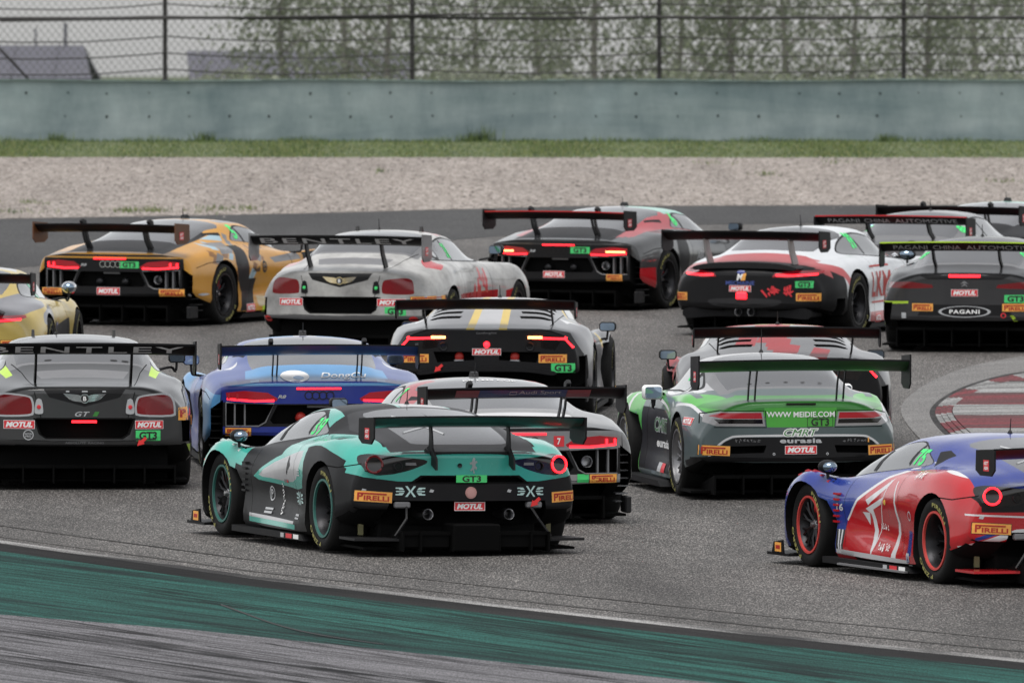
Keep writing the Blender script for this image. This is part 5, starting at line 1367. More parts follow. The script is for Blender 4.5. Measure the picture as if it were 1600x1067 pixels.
def aston(px, py, yaw, label, lv, roll=0.):
    c = Car(ASTON, px, py, yaw, label, lv['base'], roll, cur=.24, curp=2.2, rr=.05, wb=2.60, nosecur=.35)
    P = c.paint; lv['zones'](c)
    glasshouse(c, smooth([(1.85, .86), (1.55, .98), (1.25, 1.07), (.95, 1.10), (.72, 1.08), (.66, .90), (1.1, .88)], 3),
               smooth([(-.52, .52), (-.53, .2), (-.52, -.12), (-.46, -.30), (0, -.35), (.46, -.30), (.52, -.12), (.53, .2), (.52, .52), (0, .60)], 3), BLACK, rframe=(1.14, 1.12), fm=MGREYP)
    for sd in 'LR': P(smooth([(.58, 1.06), (.35, 1.00), (.16, .93), (.30, .90), (.56, .895)], 3), sd, BLACK); P(smooth([(.50, 1.02), (.36, .98), (.26, .935), (.34, .92), (.50, .915)], 3), sd, SIDEGLASS, 'quarter_window')
    shutlines(c, [(1.80, .84), (1.84, .5), (1.78, .2)], [(.60, .88), (.68, .66), (.66, .4), (.56, .2)])
    lv['tail'](c)
    P([(-.82, .675), (-.80, .735), (-.68, .765), (-.33, .765), (-.31, .64), (-.72, .64)], 'back', mat('clear_lens', (.30, .29, .29), .12, coat=1.), 'tail_lamp_housing', sym=True)
    P([(-.77, .725), (-.68, .755), (-.345, .757), (-.335, .705), (-.66, .705)], 'back', LAMPSOFT, 'tail_light', sym=True)
    P([(-.74, .700), (-.335, .700), (-.33, .662), (-.70, .662)], 'back', SMOKED, 'lamp_lens', sym=True)
    c.stroke([(-.84, .66), (-.82, .74), (-.68, .773), (-.32, .773)], 'back', VOID, .008, sym=True); c.stroke([(-.31, .775), (-.30, .63), (-.74, .63)], 'back', VOID, .008, sym=True)
    for q in (-1, 1):
        c.cutter([(q * .30, .475), (q * .66, .465), (q * .70, .42), (q * .64, .40), (q * .32, .41)][::q], 'y', -1.6, c.yt + .14)
    c.cutter([(-.40, .325), (.40, .325), (.52, .05), (-.52, .05)], 'y', -1.6, c.yt + .45)
    for q in (-1, 1): c.cutter([(q * .45, .325), (q * .80, .315), (q * .86, .05), (q * .55, .05)][::q], 'y', -1.6, c.yt + .45)
    c.arches(.385, .362, [(-.36, .30), (-.40, .05), (.33, .05)], [(-.50, .62), (-.62, .46), (-.56, .05), (.33, .05)], zc=.35)
    c.finish()
    c.underbody(.12, .325, 1.4, .2, c.yt + .47); c.diffuser(1.5, .06, .22, -.3, c.yt + .0, 7, None, 1.86)
    lamp_bar(c, -.13, .13, .832, .016, SMOKED, 'high_brake_light')
    sup = [(-.74, .86), (-.70, .86), (-.74, .98), (-.82, 1.13), (-.86, 1.13), (-.78, .98)]
    c.wing(lv.get('ww', 1.86), -1.12, 1.14, .36, CARBON, lv['wing_under'], lv.get('endm'), (.34, .30, -.18), (.36, .42), sup, sh=.010)
    for q in (-1, 1): c.mirror(q, 1.50, .84, .85, lv.get('mirror', WHITE), .17, .125, base=(.74, 1.50, .82), boxy=True)
    c.wheels(.345, .31, METAL2, METAL2, .765, .76, dish=.06, spoke=METAL2)
    c.antenna(0, .85, 1.21, .20); c.splitter(1.98, 2.9); c.skirt(.06, 1.98)
    lv['marks'](c); return c
METAL2 = mat('grey_alloy', (.22, .22, .225), .35, metal=.6)

# ---------------------------------------------------------------- big coupe with winged emblem
BENT = [
 (3.80, .18, .55, .68, .20, .74, .32, .72, .48, .66, .62, .55, .70, .42, .72, .26, .73, .735),
 (3.45, .10, .74, .92, .14, .95, .36, .94, .60, .86, .76, .68, .80, .50, .81, .30, .815, .82),
 (2.75, .10, .78, .96, .18, .98, .46, .97, .70, .88, .87, .70, .89, .52, .90, .30, .905, .91),
 (2.20, .10, .80, .95, .15, .93, .42, .93, .68, .86, .86, .71, .91, .56, .93, .36, .94, .95),
 (1.80, .10, .80, .94, .14, .89, .40, .90, .68, .84, .86, .73, .93, .60, .99, .42, 1.04, 1.055),
 (1.25, .10, .80, .94, .13, .88, .38, .89, .68, .84, .87, .75, .95, .64, 1.12, .48, 1.23, 1.27),
 (.75, .10, .80, .95, .13, .90, .38, .91, .68, .85, .89, .76, .97, .645, 1.14, .49, 1.26, 1.30),
 (.30, .10, .80, .97, .14, .95, .40, .96, .70, .89, .91, .75, .99, .63, 1.12, .48, 1.23, 1.27),
 (0.0, .10, .80, .98, .18, .98, .46, .98, .72, .90, .92, .74, .98, .61, 1.07, .46, 1.16, 1.19),
 (-.40, .20, .80, .97, .26, .975, .48, .965, .72, .87, .88, .72, .94, .58, .98, .44, 1.02, 1.04),
 (-.75, .28, .78, .95, .32, .96, .50, .94, .70, .83, .85, .69, .90, .56, .925, .42, .94, .95),
 (-1.03, .38, .74, .91, .40, .92, .52, .90, .66, .79, .80, .66, .87, .54, .90, .42, .908, .912),
]
def bentley(px, py, yaw, label, lv, roll=0.):
    c = Car(BENT, px, py, yaw, label, lv['base'], roll, cur=.26, curp=2.4, rr=.06, wb=2.75, nosecur=.35)
    P = c.paint; lv['zones'](c)
    glasshouse(c, smooth([(1.92, .945), (1.6, 1.05), (1.3, 1.15), (.95, 1.20), (.6, 1.19), (.25, 1.11), (.02, 1.02), (.3, .995), (1.2, .96)], 4),
               smooth([(-.56, .46), (-.57, .2), (-.56, -.08), (-.50, -.20), (0, -.25), (.50, -.20), (.56, -.08), (.57, .2), (.56, .46), (0, .52)], 3), BLACK, pillar=[(.68, 1.19), (.74, .97)], rframe=(1.12, 1.10), fm=lv.get('rfm', MGREYP))
    shutlines(c, [(1.85, .90), (1.9, .5), (1.8, .2)], [(.60, .97), (.70, .70), (.66, .4), (.56, .2)])
    P([(-.42, -.42), (.42, -.42), (.36, -.64), (-.36, -.64)], 'top', lv.get('vent', MGREYP), cond=lambda q: q.z > .9)
    P([(-.36, .888), (.36, .888), (.31, .815), (0, .735), (-.31, .815)], 'back', BLKPAINT)
    lp = smooth([(-.79, .70), (-.77, .80), (-.70, .835), (-.52, .82), (-.47, .79), (-.46, .70), (-.50, .665), (-.76, .66)], 3)
    cx, cz = -.625, .75
    P([(cx + (x - cx) * 1.11, cz + (z - cz) * 1.18) for x, z in lp], 'back', lv.get('lamprim', LGREY), sym=True)
    P(lp, 'back', LAMPOFF, 'tail_light', sym=True)
    c.stroke([(-.44, .86), (-.40, .70), (-.38, .63)], 'back', VOID, .007, sym=True); c.stroke([(-.42, .632), (.42, .632)], 'back', VOID, .008)
    for q in (-1, 1): c.stroke([(q * .60, -.05), (q * .52, -.4), (q * .44, -.95)], 'top', VOID, .007, cond=lambda v: v.z > .8)
    P([(-.45, .632), (.45, .632), (.40, .49), (.34, .45), (-.34, .45), (-.40, .49)], 'back', VOID)
    c.cutter([(-.43, .622), (.43, .622), (.38, .49), (.33, .458), (-.33, .458), (-.38, .49)], 'y', -1.6, c.yt + .14)
    c.cutter([(-.74, .385), (.74, .385), (.80, .1), (-.80, .1)], 'y', -1.6, c.yt + .45)
    for q in (-1, 1): c.cutter([(q * .86, .62), (q * .945, .60), (q * .94, .42), (q * .87, .42)][::q], 'y', -1.6, -.62)
    if 'tail' in lv: lv['tail'](c)
    c.arches(.385, .362, [(-.37, .32), (-.56, .05), (.33, .05)], [(-.36, .36), (-.40, .05), (.33, .05)], zc=.35)
    c.finish()
    c.underbody(.10, .385, 1.5, .2, c.yt + .47); c.diffuser(1.60, .07, .22, -.3, c.yt + .04, 7, None, 1.84)
    b = MB(); b.box((0, c.yt + .30, .24), (1.5, .02, .30)); b.build('diffuser_back', VOID, c.root)
    for q in (-1, 1):
        po = smooth([(q * .40 + x, .735 + z) for x, z in ((-.022, .06), (.022, .06), (.038, -.03), (.03, -.065), (-.03, -.065), (-.038, -.03))], 2)
        o = proud(c, po, lv.get('oval', LGREY), 'fuel_port', .010)
        b = MB(); p = c.at('back', q * .40, .735); b.lathe([(0, -.018), (.016, -.016), (.02, -.008)], (q * .40, p.y, .73), 'y', 12); b.build('port_cap', lv.get('portcap', RED), o)
    if lv.get('rain', 1): lamp_bar(c, -.11, .11, .600, .022, LAMP, 'rain_lamp', y=c.yt + .02)
    sup = [(-.78, .92), (-.66, .94), (-.82, 1.10), (-.90, 1.23), (-.98, 1.23), (-.92, 1.08)]
    c.wing(lv.get('ww', 1.93), -1.22, 1.215, .36, CARBON, CARBON, lv.get('endm'), (.34, .30, -.20), (.42,), sup, sh=.02)
    for q in (-1, 1): c.mirror(q, 1.80, 1.06, .97, lv.get('mirror', CARBON), .15, .10, base=(.80, 1.70, .95), boxy=True)
    c.wheels(.35, .31, DARKMETAL, DARKMETAL, .825, .82, dish=.08)
    c.antenna(-.15, 1.05, 1.29, .12); c.splitter(1.94, 3.05); c.skirt(.06, 1.94)
    for x in (-.36, .36): b = MB(); b.prism([(1.0, 1.26), (.86, 1.26), (.90, 1.33), (.94, 1.335)], 'x', x - .012, x + .012); b.build('roof_fin', BLACK, c.root)
    # winged badge
    wing_ = [(.02, .02), (.06, .035), (.19, .045), (.165, .02), (.14, -.002), (.11, -.018), (.07, -.026), (.03, -.03)]
    lay = st_poly(CHROME, [(x, z) for x, z in wing_]) + st_poly(CHROME, [(-x, z) for x, z in wing_][::-1]) + [(CHROME, shape(circ(0, 0, .042, n=16))), (BLACKP, shape(circ(0, 0, .033, n=16))), (WHITE, fit(text2d('B', .03), -.014, -.02, .028, .04))]
    c.decal(lay, 'back', 0, .805, 'rear_emblem')
    c.decal([(lv.get('wtext', mat('wing_letter_grey', (.60, .60, .61), .5)), fit(text2d('BENTLEY', .01, 0, 1.15), -.86, -.028, 1.72, .056))], 'back', 0, c.wz + .022, 'wing_lettering', bvh=c.wbvh, parent=c.wingo, off=.004)
    lv['marks'](c); return c
# ---------------------------------------------------------------- the field, from the front of the picture to the back
NOP = lambda c: None
REDP = paintm('red_paint', (.44, .008, .014), .22, .6); BLUEP = paintm('royal_blue_paint', (.016, .036, .23), .22, .5); WHITEP = paintm('white_paint', (.62, .62, .63), .35)
def both(c, layers, y, z, name='sponsor_sticker', **k):
    for sd in 'LR': c.decal(layers, sd, y, z, name, **k)

# red and blue car at the right edge
def rb_zones(c):
    P = c.paint
    top = [(3.9, .15), (2.02, .15), (1.92, .42), (1.72, .60), (1.25, .80), (.75, .925), (.2, .945), (-.4, .885), (-.9, .80), (-.9, 1.3), (3.9, 1.3)]
    for sd in 'LR':
        P(top, sd, BLUEP, nmin=.02)
        c.stroke(top[2:9], sd, WHITEP, [.02, .03, .03, .02, .05, .06, .04], nmin=.02)
        P([(1.55, .60), (1.05, .80), (1.12, .73), (1.50, .56)], sd, WHITEP); P([(1.55, .53), (1.18, .64), (1.22, .58), (1.40, .53), (1.32, .30), (1.36, .14), (1.45, .49)], sd, WHITEP)
        P([(1.62, .50), (1.50, .40), (1.48, .50)], sd, WHITEP)
        c.stroke([(.92, .78), (.80, .45), (.86, .14)], sd, WHITEP, [.02, .05, .11]); c.stroke([(1.12, .78), (1.36, .16)], sd, WHITEP, .014)
        P([(2.10, .34), (1.95, .34), (1.95, .18), (2.10, .18)], sd, BLACKP); P([(2.07, .34), (2.045, .34), (2.03, .18), (2.055, .18)], sd, WHITEP); P([(2.01, .34), (1.985, .34), (1.99, .18), (2.015, .18)], sd, WHITEP)
        c.stroke([(2.1, .16), (.5, .14)], sd, SILVER, .04); P([(.52, .40), (.42, .40), (.42, .20), (.52, .20)], sd, BLUEP)
    P([(-.88, -1), (-.80, .5), (-.76, 1.2), (-.8, 2.2), (-1.1, 2.3), (-1.1, 3.9), (1.1, 3.9), (1.1, 2.3), (.8, 2.2), (.76, 1.2), (.80, .5), (.88, -1)], 'top', BLUEP, cond=lambda q: q.z > .6 or q.y > 2.3, nmin=.6)
    P([(-.86, .79), (.86, .79), (.86, .60), (-.86, .60)], 'back', BLKPAINT, cond=lambda q: q.y < -.5)
    P([(-.74, .82), (.74, .82), (.70, .775), (-.70, .775)], 'back', BLUEP, cond=lambda q: q.y < -.5)
    c.stroke([(-.95, .58), (-.5, .56), (.5, .56), (.95, .58)], 'back', WHITEP, .014)
    c.stroke([(-.97, .30), (-.60, .44), (-.2, .46)], 'back', WHITEP, .05, sym=True); c.stroke([(-.90, .38), (-.66, .47)], 'back', BLUEP, .03, sym=True)
def rb_marks(c):
    both(c, [(NEON, fit(text2d('75', .03, .2), -.10, -.065, .2, .13))], .95, .965, 'race_number')
    both(c, st_scrawl(.22, .07, WHITE, 8, 4), 1.16, .40); both(c, st_scrawl(.30, .10, WHITE, 9, 5), 1.10, .24); both(c, st_scrawl(.24, .08, WHITE, 3, 4), .42, .84)
    both(c, [(LGREY, fit(text2d('16', .03), -.06, -.03, .12, .06))], 2.05, .52)
    both(c, [(mat('shield_yellow', (.6, .42, .05), .5), shape(circ(0, 0, .03, .022, 10))), (RED, gridrect(-.05, -.01, .02, .02)), (RED, gridrect(.03, -.01, .02, .02))], 1.12, .60)
    both(c, [(LGREY, ring2d(0, 0, .03, .04, 14))], .47, .52); both(c, [(LGREY, gridrect(-.035, -.05, .07, .1)), (BLUEP, fit(text2d('H', .03), -.02, -.03, .04, .06))], .50, .17)
    both(c, [(BLACK, shape([(-.10, -.085), (-.03, -.085), (.10, .085), (.03, .085)]))], 1.74, .905, 'window_vent')
    c.decal(st_poly(LGREY, [(-.02, -.008), (.01, -.014), (.022, .006), (-.008, .014)]), 'back', -.86, .56, 'jack_point')
    for sd in (-1, 1):
        b = MB(); b.prism([(3.05, .10), (2.98, .10), (2.98, .26), (3.02, .28)] if False else [(.5, .06), (1.9, .06), (1.9, .075), (.5, .075)], 'x', *sorted((sd * .90, sd * 1.03))); b.build('sill_plate', MGREY, c.root)
rb = dict(base=REDP, deck=BLUEP, trim=BLKPAINT, zones=rb_zones, marks=rb_marks, wing_under=mat('dark_red_wing', (.12, .012, .016), .4), lip=mat('orange_red_rim', (.55, .06, .05), .4), winframe=BLUEP, lit=True, dwing=REDP, endm=CARBON, slat=REDP, rib=mat('coral_print', (.60, .05, .06), .4))
ferrari(1642, 908, 20.8, 'red and blue race car with white door graphic and green 75 at the right edge', rb, zs=.97)

# green tailed car
AGREY = paintm('blue_grey_paint', (.085, .115, .118), .32); AGREEN = paintm('leaf_green_paint', (.045, .24, .04), .3); LIMEG = paintm('bright_green_paint', (.075, .38, .05), .3)
def as_zones(c):
    P = c.paint
    P([(-.72, .62), (-.66, .2), (-.70, -.1), (.70, -.1), (.66, .2), (.72, .62), (.80, 2.0), (-.80, 2.0)], 'top', SILVER, cond=lambda q: q.z > .93, nmin=.1)
    for sd in 'LR':
        P([(1.3, 1.25), (1.2, 1.10), (.62, 1.08), (.60, .90), (.30, .88), (-.10, .92), (-.1, 1.25)], sd, SILVER)
        P([(2.0, .70), (2.0, .16), (.45, .16), (.52, .42), (.74, .62), (1.2, .70)], sd, BLKPAINT)
        P(smooth([(1.0, .82), (.4, .86), (-.1, .885), (-.5, .86), (-.95, .79), (-.95, .70), (-.5, .78), (0, .82), (.5, .80)], 3), sd, LIMEG)
        P(smooth([(2.3, .86), (1.6, .80), (.9, .66), (.6, .60), (.95, .74), (1.7, .86)], 3), sd, AGREEN)
        for pts in ([(2.2, .80), (1.5, .78), (.9, .70)], [(1.9, .88), (1.2, .84), (.5, .90), (0, .90)], [(.8, .78), (.4, .72), (.3, .60)], [(.2, .78), (-.3, .80), (-.75, .70)]): c.stroke(smooth(pts, 5, False), sd, WHITEP, .022)
        P([(2.12, .80), (2.18, .55), (2.10, .10), (2.0, .10), (2.0, .80)], sd, LIMEG); P([(3.2, .9), (3.2, .62), (2.2, .62), (2.15, .9)], sd, LIMEG)
        c.stroke([(3.1, .70), (2.7, .78), (2.25, .72)], sd, WHITEP, .03)
    P([(-1.1, 2.1), (-.55, 2.1), (-.6, 3.3), (-1.1, 3.3)], 'top', LIMEG, sym=True)
    for y in (2.35, 2.62, 2.9): P([(-1.1, y), (-.6, y + .1), (-.6, y + .16), (-1.1, y + .08)], 'top', WHITEP, sym=True)
def as_tail(c):
    P = c.paint
    P([(-.95, .80), (-.80, .89), (.80, .89), (.95, .80), (.83, .785), (.32, .778), (.295, .632), (-.295, .632), (-.32, .778), (-.83, .785)], 'back', AGREEN, nmin=.05, cond=lambda q: q.y < -.45)
    P([(-.32, .80), (.32, .80), (.295, .632), (-.295, .632)], 'back', LIMEG)
    P([(-.78, .33), (-.66, .50), (-.56, .545), (.56, .545), (.66, .50), (.78, .33)], 'back', BLKPAINT)
    c.stroke(smooth([(-.80, .35), (-.72, .46), (-.62, .535), (-.5, .555), (0, .56), (.5, .555), (.62, .535), (.72, .46), (.80, .35)], 4, False), 'back', WHITEP, .018)
    P([(-.95, .36), (-.60, .40), (-.58, .30), (-.95, .28)], 'back', BLKPAINT, sym=True)
def as_marks(c):
    D = c.decal
    D(st_text('WWW MEIDIE.COM', .60, .048, WHITE, .02), 'back', .0, .742, 'web_lettering')
    D([(BLACKP, frame2d(-.115, -.042, .23, .084, .004)), (BLACKP, fit(text2d('GT3', .02), -.08, -.032, .16, .064))], 'back', .17, .675, 'class_plate')
    D([(WHITE, fit(text2d('CMRT', .09, .3), -.158, -.038, .316, .076)), (AGREEN, fit(text2d('CMRT', .0, .3), -.148, -.030, .296, .060))], 'back', 0, .585, 'team_lettering')
    D(st_text('eurasia', .37, .042, LGREY, .04, 0, 1.1), 'back', 0, .515, 'team_lettering')
    D(st_motul(.28, .075), 'back', .0, .435)
    D(st_scrawl(.22, .04, MGREY, 2, 7), 'back', -.46, .515); D(st_scrawl(.22, .04, MGREY, 4, 7), 'back', .48, .515); D([(ORANGE, gridrect(-.006, -.02, .012, .04))], 'back', .61, .515)
    for q in (-1, 1):
        D(st_pirelli(.26, .092), 'back', q * .735, .43, rot=q * 2); D([(LGREY, ring2d(0, 0, .006, .012, 10))], 'back', q * .235, .40, 'jack_point')
    both(c, st_motul(.26, .07), -.42, .665)
    both(c, [(LGREY, fit(text2d('CMRT', .06, .3), -.32, -.07, .64, .14)), (AGREEN, fit(text2d('CMRT', -.0, .3), -.31, -.06, .62, .12))], 1.25, .56, 'team_lettering')
    both(c, st_text('eurasia', .60, .075, WHITE, .03), 1.20, .40, 'team_lettering'); both(c, [(LGREY, gridrect(-.2, -.04, .18, .08)), (RED, gridrect(.0, -.04, .2, .08))], 1.0, .20)
    both(c, [(NEON, fit(text2d('59', .03, .1), -.10, -.06, .2, .12))], .82, 1.02, 'race_number')
    D([(BLACKP, shape(circ(x, 0, .022, .008, 8))) for x in (-.32, -.16, 0, .15, .30)], 'top', 0, -.27, 'vent_hole')
aston(1218, 773, 10, 'grey car with a green tail reading WWW MEIDIE.COM and a white door mirror', dict(base=AGREY, zones=as_zones, tail=as_tail, marks=as_marks, wing_under=mat('dark_green_wing', (.014, .06, .018), .4), endm=CARBON))

# dark grey winged-badge coupe at the left edge
BDARK = paintm('graphite_paint', (.036, .037, .038), .30, .7); LIME = paintm('lime_paint', (.45, .68, .04), .35)
def bd_zones(c):
    c.paint([(-.67, .22), (-.60, -.36), (-.66, -.40), (-.75, .22)], 'top', LIME, cond=lambda q: q.z > .9, sym=True)
    for sd in 'LR': c.paint([(.12, 1.16), (-.34, .955), (-.52, .915), (-.30, .92), (.05, 1.05)], sd, LIME) if False else None
    c.paint([(-.30, .95), (.30, .95), (.26, 1.25), (-.26, 1.25)], 'top', LIME, cond=lambda q: q.z > 1.1)
    c.paint([(-.95, .40), (-.66, .37), (-.72, .33), (-.95, .30)], 'back', LIME, sym=True)
    c.paint([(-.60, .40), (.60, .40), (.66, .35), (-.66, .35)], 'back', BLKPAINT)
def bd_marks(c):
    D = c.decal
    D(st_motul(.27, .075), 'back', -.57, .575); D(st_motul(.25, .075), 'back', .57, .575); D(st_gte(.22, .09), 'back', .56, .48, 'class_plate')
    D(st_text('GT', .13, .042, LGREY, .02, .35, 1.1), 'back', -.02, .67, 'model_badge'); D(st_poly(AGREEN, [(.07, -.02), (.11, -.02), (.13, .02), (.09, .02)]), 'back', 0, .67, 'model_badge')
    D([(LGREY, ring2d(0, 0, .038, .046, 18)), (LGREY, fit(text2d('NATION', .02), -.03, .0, .06, .018)), (LGREY, fit(text2d('PRO', .02), -.025, -.022, .05, .018))], 'back', -.49, .485)
    D(st_text('ABSOLUTE  RACING', .34, .018, MGREY, .02), 'back', 0, .418, 'team_lettering')
    [D(st_poly(LGREY, rect(0, 0, w_, .012)), 'back', x_, .867, 'boot_fixing') for x_, w_ in ((-.15, .03), (0, .05), (.17, .03))]
    for q in (-1, 1): D([(ORANGE, gridrect(-.045, -.055, .09, .11)), (DKRED, fit(text2d('P', .04), -.03, -.03, .06, .07))], 'back', q * .875, .665, rot=0)
    both(c, st_pirelli(.28, .09), -.5, .60); c.towhook(.50, .42, c.at('back', .50, .42).y - .01)
    D([(BLACKP, shape(circ(x, 0, .035, .014, 8))) for x in (-.28, .30, .40)], 'top', 0, -.20, 'vent_hole')
bentley(122, 757, 4.5, 'dark grey race car with BENTLEY wing at the left edge in front', dict(base=BDARK, zones=bd_zones, marks=bd_marks, rfm=MGREYP, mirror=BLACK), roll=.3)

# blue car behind it
ABLUE = paintm('deep_blue_paint', (.014, .030, .24), .3); ALAV = paintm('slate_blue_paint', (.045, .080, .27), .3); ASKY = paintm('sky_blue_paint', (.085, .27, .52), .3)
def bl_zones(c):
    P = c.paint
    P([(-.62, -.34), (.62, -.34), (.66, -.95), (-.66, -.95)], 'top', ASKY, cond=lambda q: q.z > .8, nmin=.2)
    P([(-.72, .835), (.72, .835), (.72, .78), (-.72, .78)], 'back', ABLUE)
    P([(-.45, .85), (.40, .85), (.34, 1.5), (-.36, 1.5)], 'top', ASKY, cond=lambda q: q.z > 1.0); P([(-.1, .85), (.12, .85), (.10, 1.5), (-.06, 1.5)], 'top', WHITEP, cond=lambda q: q.z > 1.0)
    for sd in 'LR':
        P([(3.2, .9), (3.2, .55), (2.35, .50), (2.15, .8), (2.2, .9)], sd, ASKY); P([(-.3, .75), (-.3, .1), (-.9, .1), (-.9, .70)], sd, ASKY)
        P([(1.9, .62), (1.9, .15), (.6, .15), (.7, .5)], sd, ABLUE)
        for pts in ([(.55, .87), (.0, .89), (.20, .96), (-.1, .90)], [(.9, .86), (.35, .83), (.55, .80)], [(1.3, .84), (.8, .78), (1.1, .76)]): P(pts, sd, WHITEP)
    P([(-1.1, 2.2), (-.70, 2.2), (-.64, 3.2), (-1.1, 3.2)], 'top', ASKY, sym=True)
    P([(-.62, .56), (-.30, .74), (-.46, .48)], 'top', WHITEP, sym=True) if False else None
def bl_tail(c):
    P = c.paint; P([(-.87, .80), (.87, .80), (.87, .64), (.40, .625), (-.40, .625), (-.87, .64)], 'back', ABLUE)
    P([(-.87, .42), (.87, .42), (.87, .34), (-.87, .34)], 'back', ABLUE)
def bl_marks(c):
    D = c.decal
    D([(WHITE, shape(circ(-.18, 0, .13, .045, 18))), (ASKY, shape(circ(-.15, -.012, .05, .014, 10)))], 'back', -.02, .862, 'sponsor_emblem', off=.004)
    D(st_text('DongCu', .42, .055, WHITE, .01, .3), 'back', .24, .862, 'sponsor_lettering', off=.004)
    D(st_pirelli(.235, .078), 'back', -.72, .375); D(st_pirelli(.235, .078), 'back', .72, .375)
    both(c, [(NEON, fit(text2d('4', .03, .1), -.05, -.06, .1, .12))], .86, 1.02, 'race_number'); both(c, [(WHITE, gridrect(-.2, -.1, .1, .2)), (LGREY, gridrect(-.05, -.2, .08, .3))], .2, .4)
audi(486, 732, 5, 'blue race car with sky blue tail panel and long blue wing', dict(base=ALAV, fascia=BLKPAINT, zones=bl_zones, tail=bl_tail, marks=bl_marks, wing_under=mat('dark_blue_wing', (.015, .06, .18), .4), blade=ABLUE, lip=ASKY, rings=DARKMETAL, r8=LGREY, redjack=True, mirror=mat('dark_blue_mirror', (.02, .04, .09), .4), pale_slats=False, lampmark=LAMPSOFT))

# grey car half hidden behind the teal one
def gr_zones(c):
    P = c.paint
    for sd in 'LR':
        P([(1.0, 1.25), (.62, 1.25), (.3, .95), (.62, .90), (.95, 1.0)], sd, paintm('rose_red_paint', (.36, .06, .07), .35)); P([(1.9, .62), (1.9, .15), (.6, .15), (.7, .5)], sd, WHITEP)
    P([(-.50, -.50), (.50, -.50), (.56, -.80), (-.56, -.80)], 'top', WHITEP, cond=lambda q: q.z > .8); P([(-.40, -.62), (.40, -.62), (.42, -.72), (-.42, -.72)], 'top', BLUEP, cond=lambda q: q.z > .8)
def gr_tail(c):
    P = c.paint; P([(-.87, .80), (.87, .80), (.87, .64), (.40, .625), (-.40, .625), (-.87, .64)], 'back', c.paint0)
    P([(-.87, .42), (.87, .42), (.87, .34), (-.87, .34)], 'back', c.paint0)
def gr_marks(c):
    D = c.decal
    D([(RED, gridrect(-.045, -.045, .09, .09)), (WHITE, fit(text2d('7', .03), -.015, -.028, .03, .056))], 'back', .31, .70, 'number_plate')
    D(st_pirelli(.25, .078), 'back', .70, .385); D([(GREENPL, gridrect(-.05, -.035, .1, .07))], 'back', .52, .388, 'class_plate')
    both(c, [(NEON, fit(text2d('7', .03, .2), -.05, -.06, .1, .12))], .84, 1.02, 'race_number')
    D([(mat('navy_print', (.03, .05, .14), .4), gridrect(-.42, -.03, .75, .062, 10, 2)), (mat('soft_red_print', (.22, .05, .06), .4), gridrect(-.62, -.03, .2, .062, 4, 2)), (mat('soft_red_print', (.22, .05, .06), .4), gridrect(.33, -.03, .2, .062, 4, 2)), (LGREY, fit(text2d('Audi Sport', .0), -.08, -.008, .36, .036)), (LGREY, frame2d(-.16, -.006, .06, .028, .004))], 'back', .03, c.wz + .022, 'wing_lettering', bvh=c.wbvh, parent=c.wingo)
    D(st_text('R8 LMS CUP', .46, .05, WHITE, .02), 'top', .05, .64, 'screen_lettering')
audi(780, 812, 12, 'pale grey race car with red roof pillar, mostly hidden behind the teal and black car', dict(base=paintm('light_grey_paint', (.25, .25, .252), .33), fascia=BLKPAINT, zones=gr_zones, tail=gr_tail, marks=gr_marks, wing_under=CARBON, ww=1.70, lip=BLACK, rings=DARKMETAL, pale_slats=True, lampmark=LAMP))

# silver wedge with yellow stripes
def hs_zones(c):
    P = c.paint; YEL = paintm('stripe_yellow', (.58, .42, .09), .4)
    P([(-.12, -.9), (.12, -.9), (.07, 1.6), (-.07, 1.6)], 'top', SILVER, cond=lambda q: q.z > .85)
    for q in (-1, 1): P([(q * .12, -.9), (q * .20, -.9), (q * .135, 1.6), (q * .07, 1.6)], 'top', YEL, cond=lambda v: v.z > .85)
    P([(-.52, 1.12), (-.62, .95), (-.74, .2), (-.80, .0), (-.70, .4), (-.56, .95)], 'top', YEL, sym=True, cond=lambda q: q.z > .8)
    P([(-.64, .05), (-.74, -.2), (-.76, -.06), (-.86, -.12), (-.74, .06)], 'top', WHITEP, sym=True, cond=lambda q: q.z > .8)
    P([(-1.1, 2.0), (-.84, 2.0), (-.86, 2.16), (-1.1, 2.2)], 'top', YEL, sym=True)
def hs_marks(c):
    D = c.decal
    D(st_motul(.28, .065), 'back', 0, .665); D(st_pirelli(.28, .09), 'back', .64, .60); D(st_pirelli(.28, .09), 'back', -.70, .60); D(st_gte(.23, .088), 'back', .74, .51, 'class_plate')
    D(st_text('Lamborghini', .20, .026, MGREY, .0, .3), 'back', 0, .845, 'maker_lettering'); c.towhook(-.47, .50, c.yt - .06)
huracan(770, 651, -4, 'silver race car with two yellow stripes over its louvred engine cover', dict(base=paintm('silver_paint', (.16, .16, .168), .28), zones=hs_zones, marks=hs_marks))
def hr_zones(c):
    P = c.paint; rr_ = random.Random(3); RP = paintm('worn_red_paint', (.30, .025, .03), .4, coat=.1); YP = paintm('pale_yellow_paint', (.50, .48, .16), .4)
    P([(-.5, .9), (.5, .9), (.52, 1.7), (-.52, 1.7)], 'top', RP, cond=lambda q: q.z > .95)
    for k in range(9):
        x, y = rr_.uniform(-.32, .32), rr_.uniform(.95, 1.4); P([(x - .07, y - .06), (x + .05, y - .09), (x + .09, y + .05), (x - .03, y + .08)], 'top', YP, cond=lambda q: q.z > .95)
    for k in range(26):
        x, y = rr_.gauss(.02, .16), rr_.uniform(-.75, .9); s_ = rr_.uniform(.04, .13); P([(x - s_, y - s_ * 2), (x + s_ * .5, y - s_ * 2.4), (x + s_, y + s_ * 1.5), (x - s_ * .3, y + s_ * 2.2)], 'top', RP, cond=lambda q: q.z > .85)
    for sd in 'LR':
        P([(3.2, .9), (3.2, .5), (1.0, .6), (1.4, .9)], sd, RP); P([(1.9, .62), (1.2, .80), (.8, .75), (1.3, .5)], sd, YP)
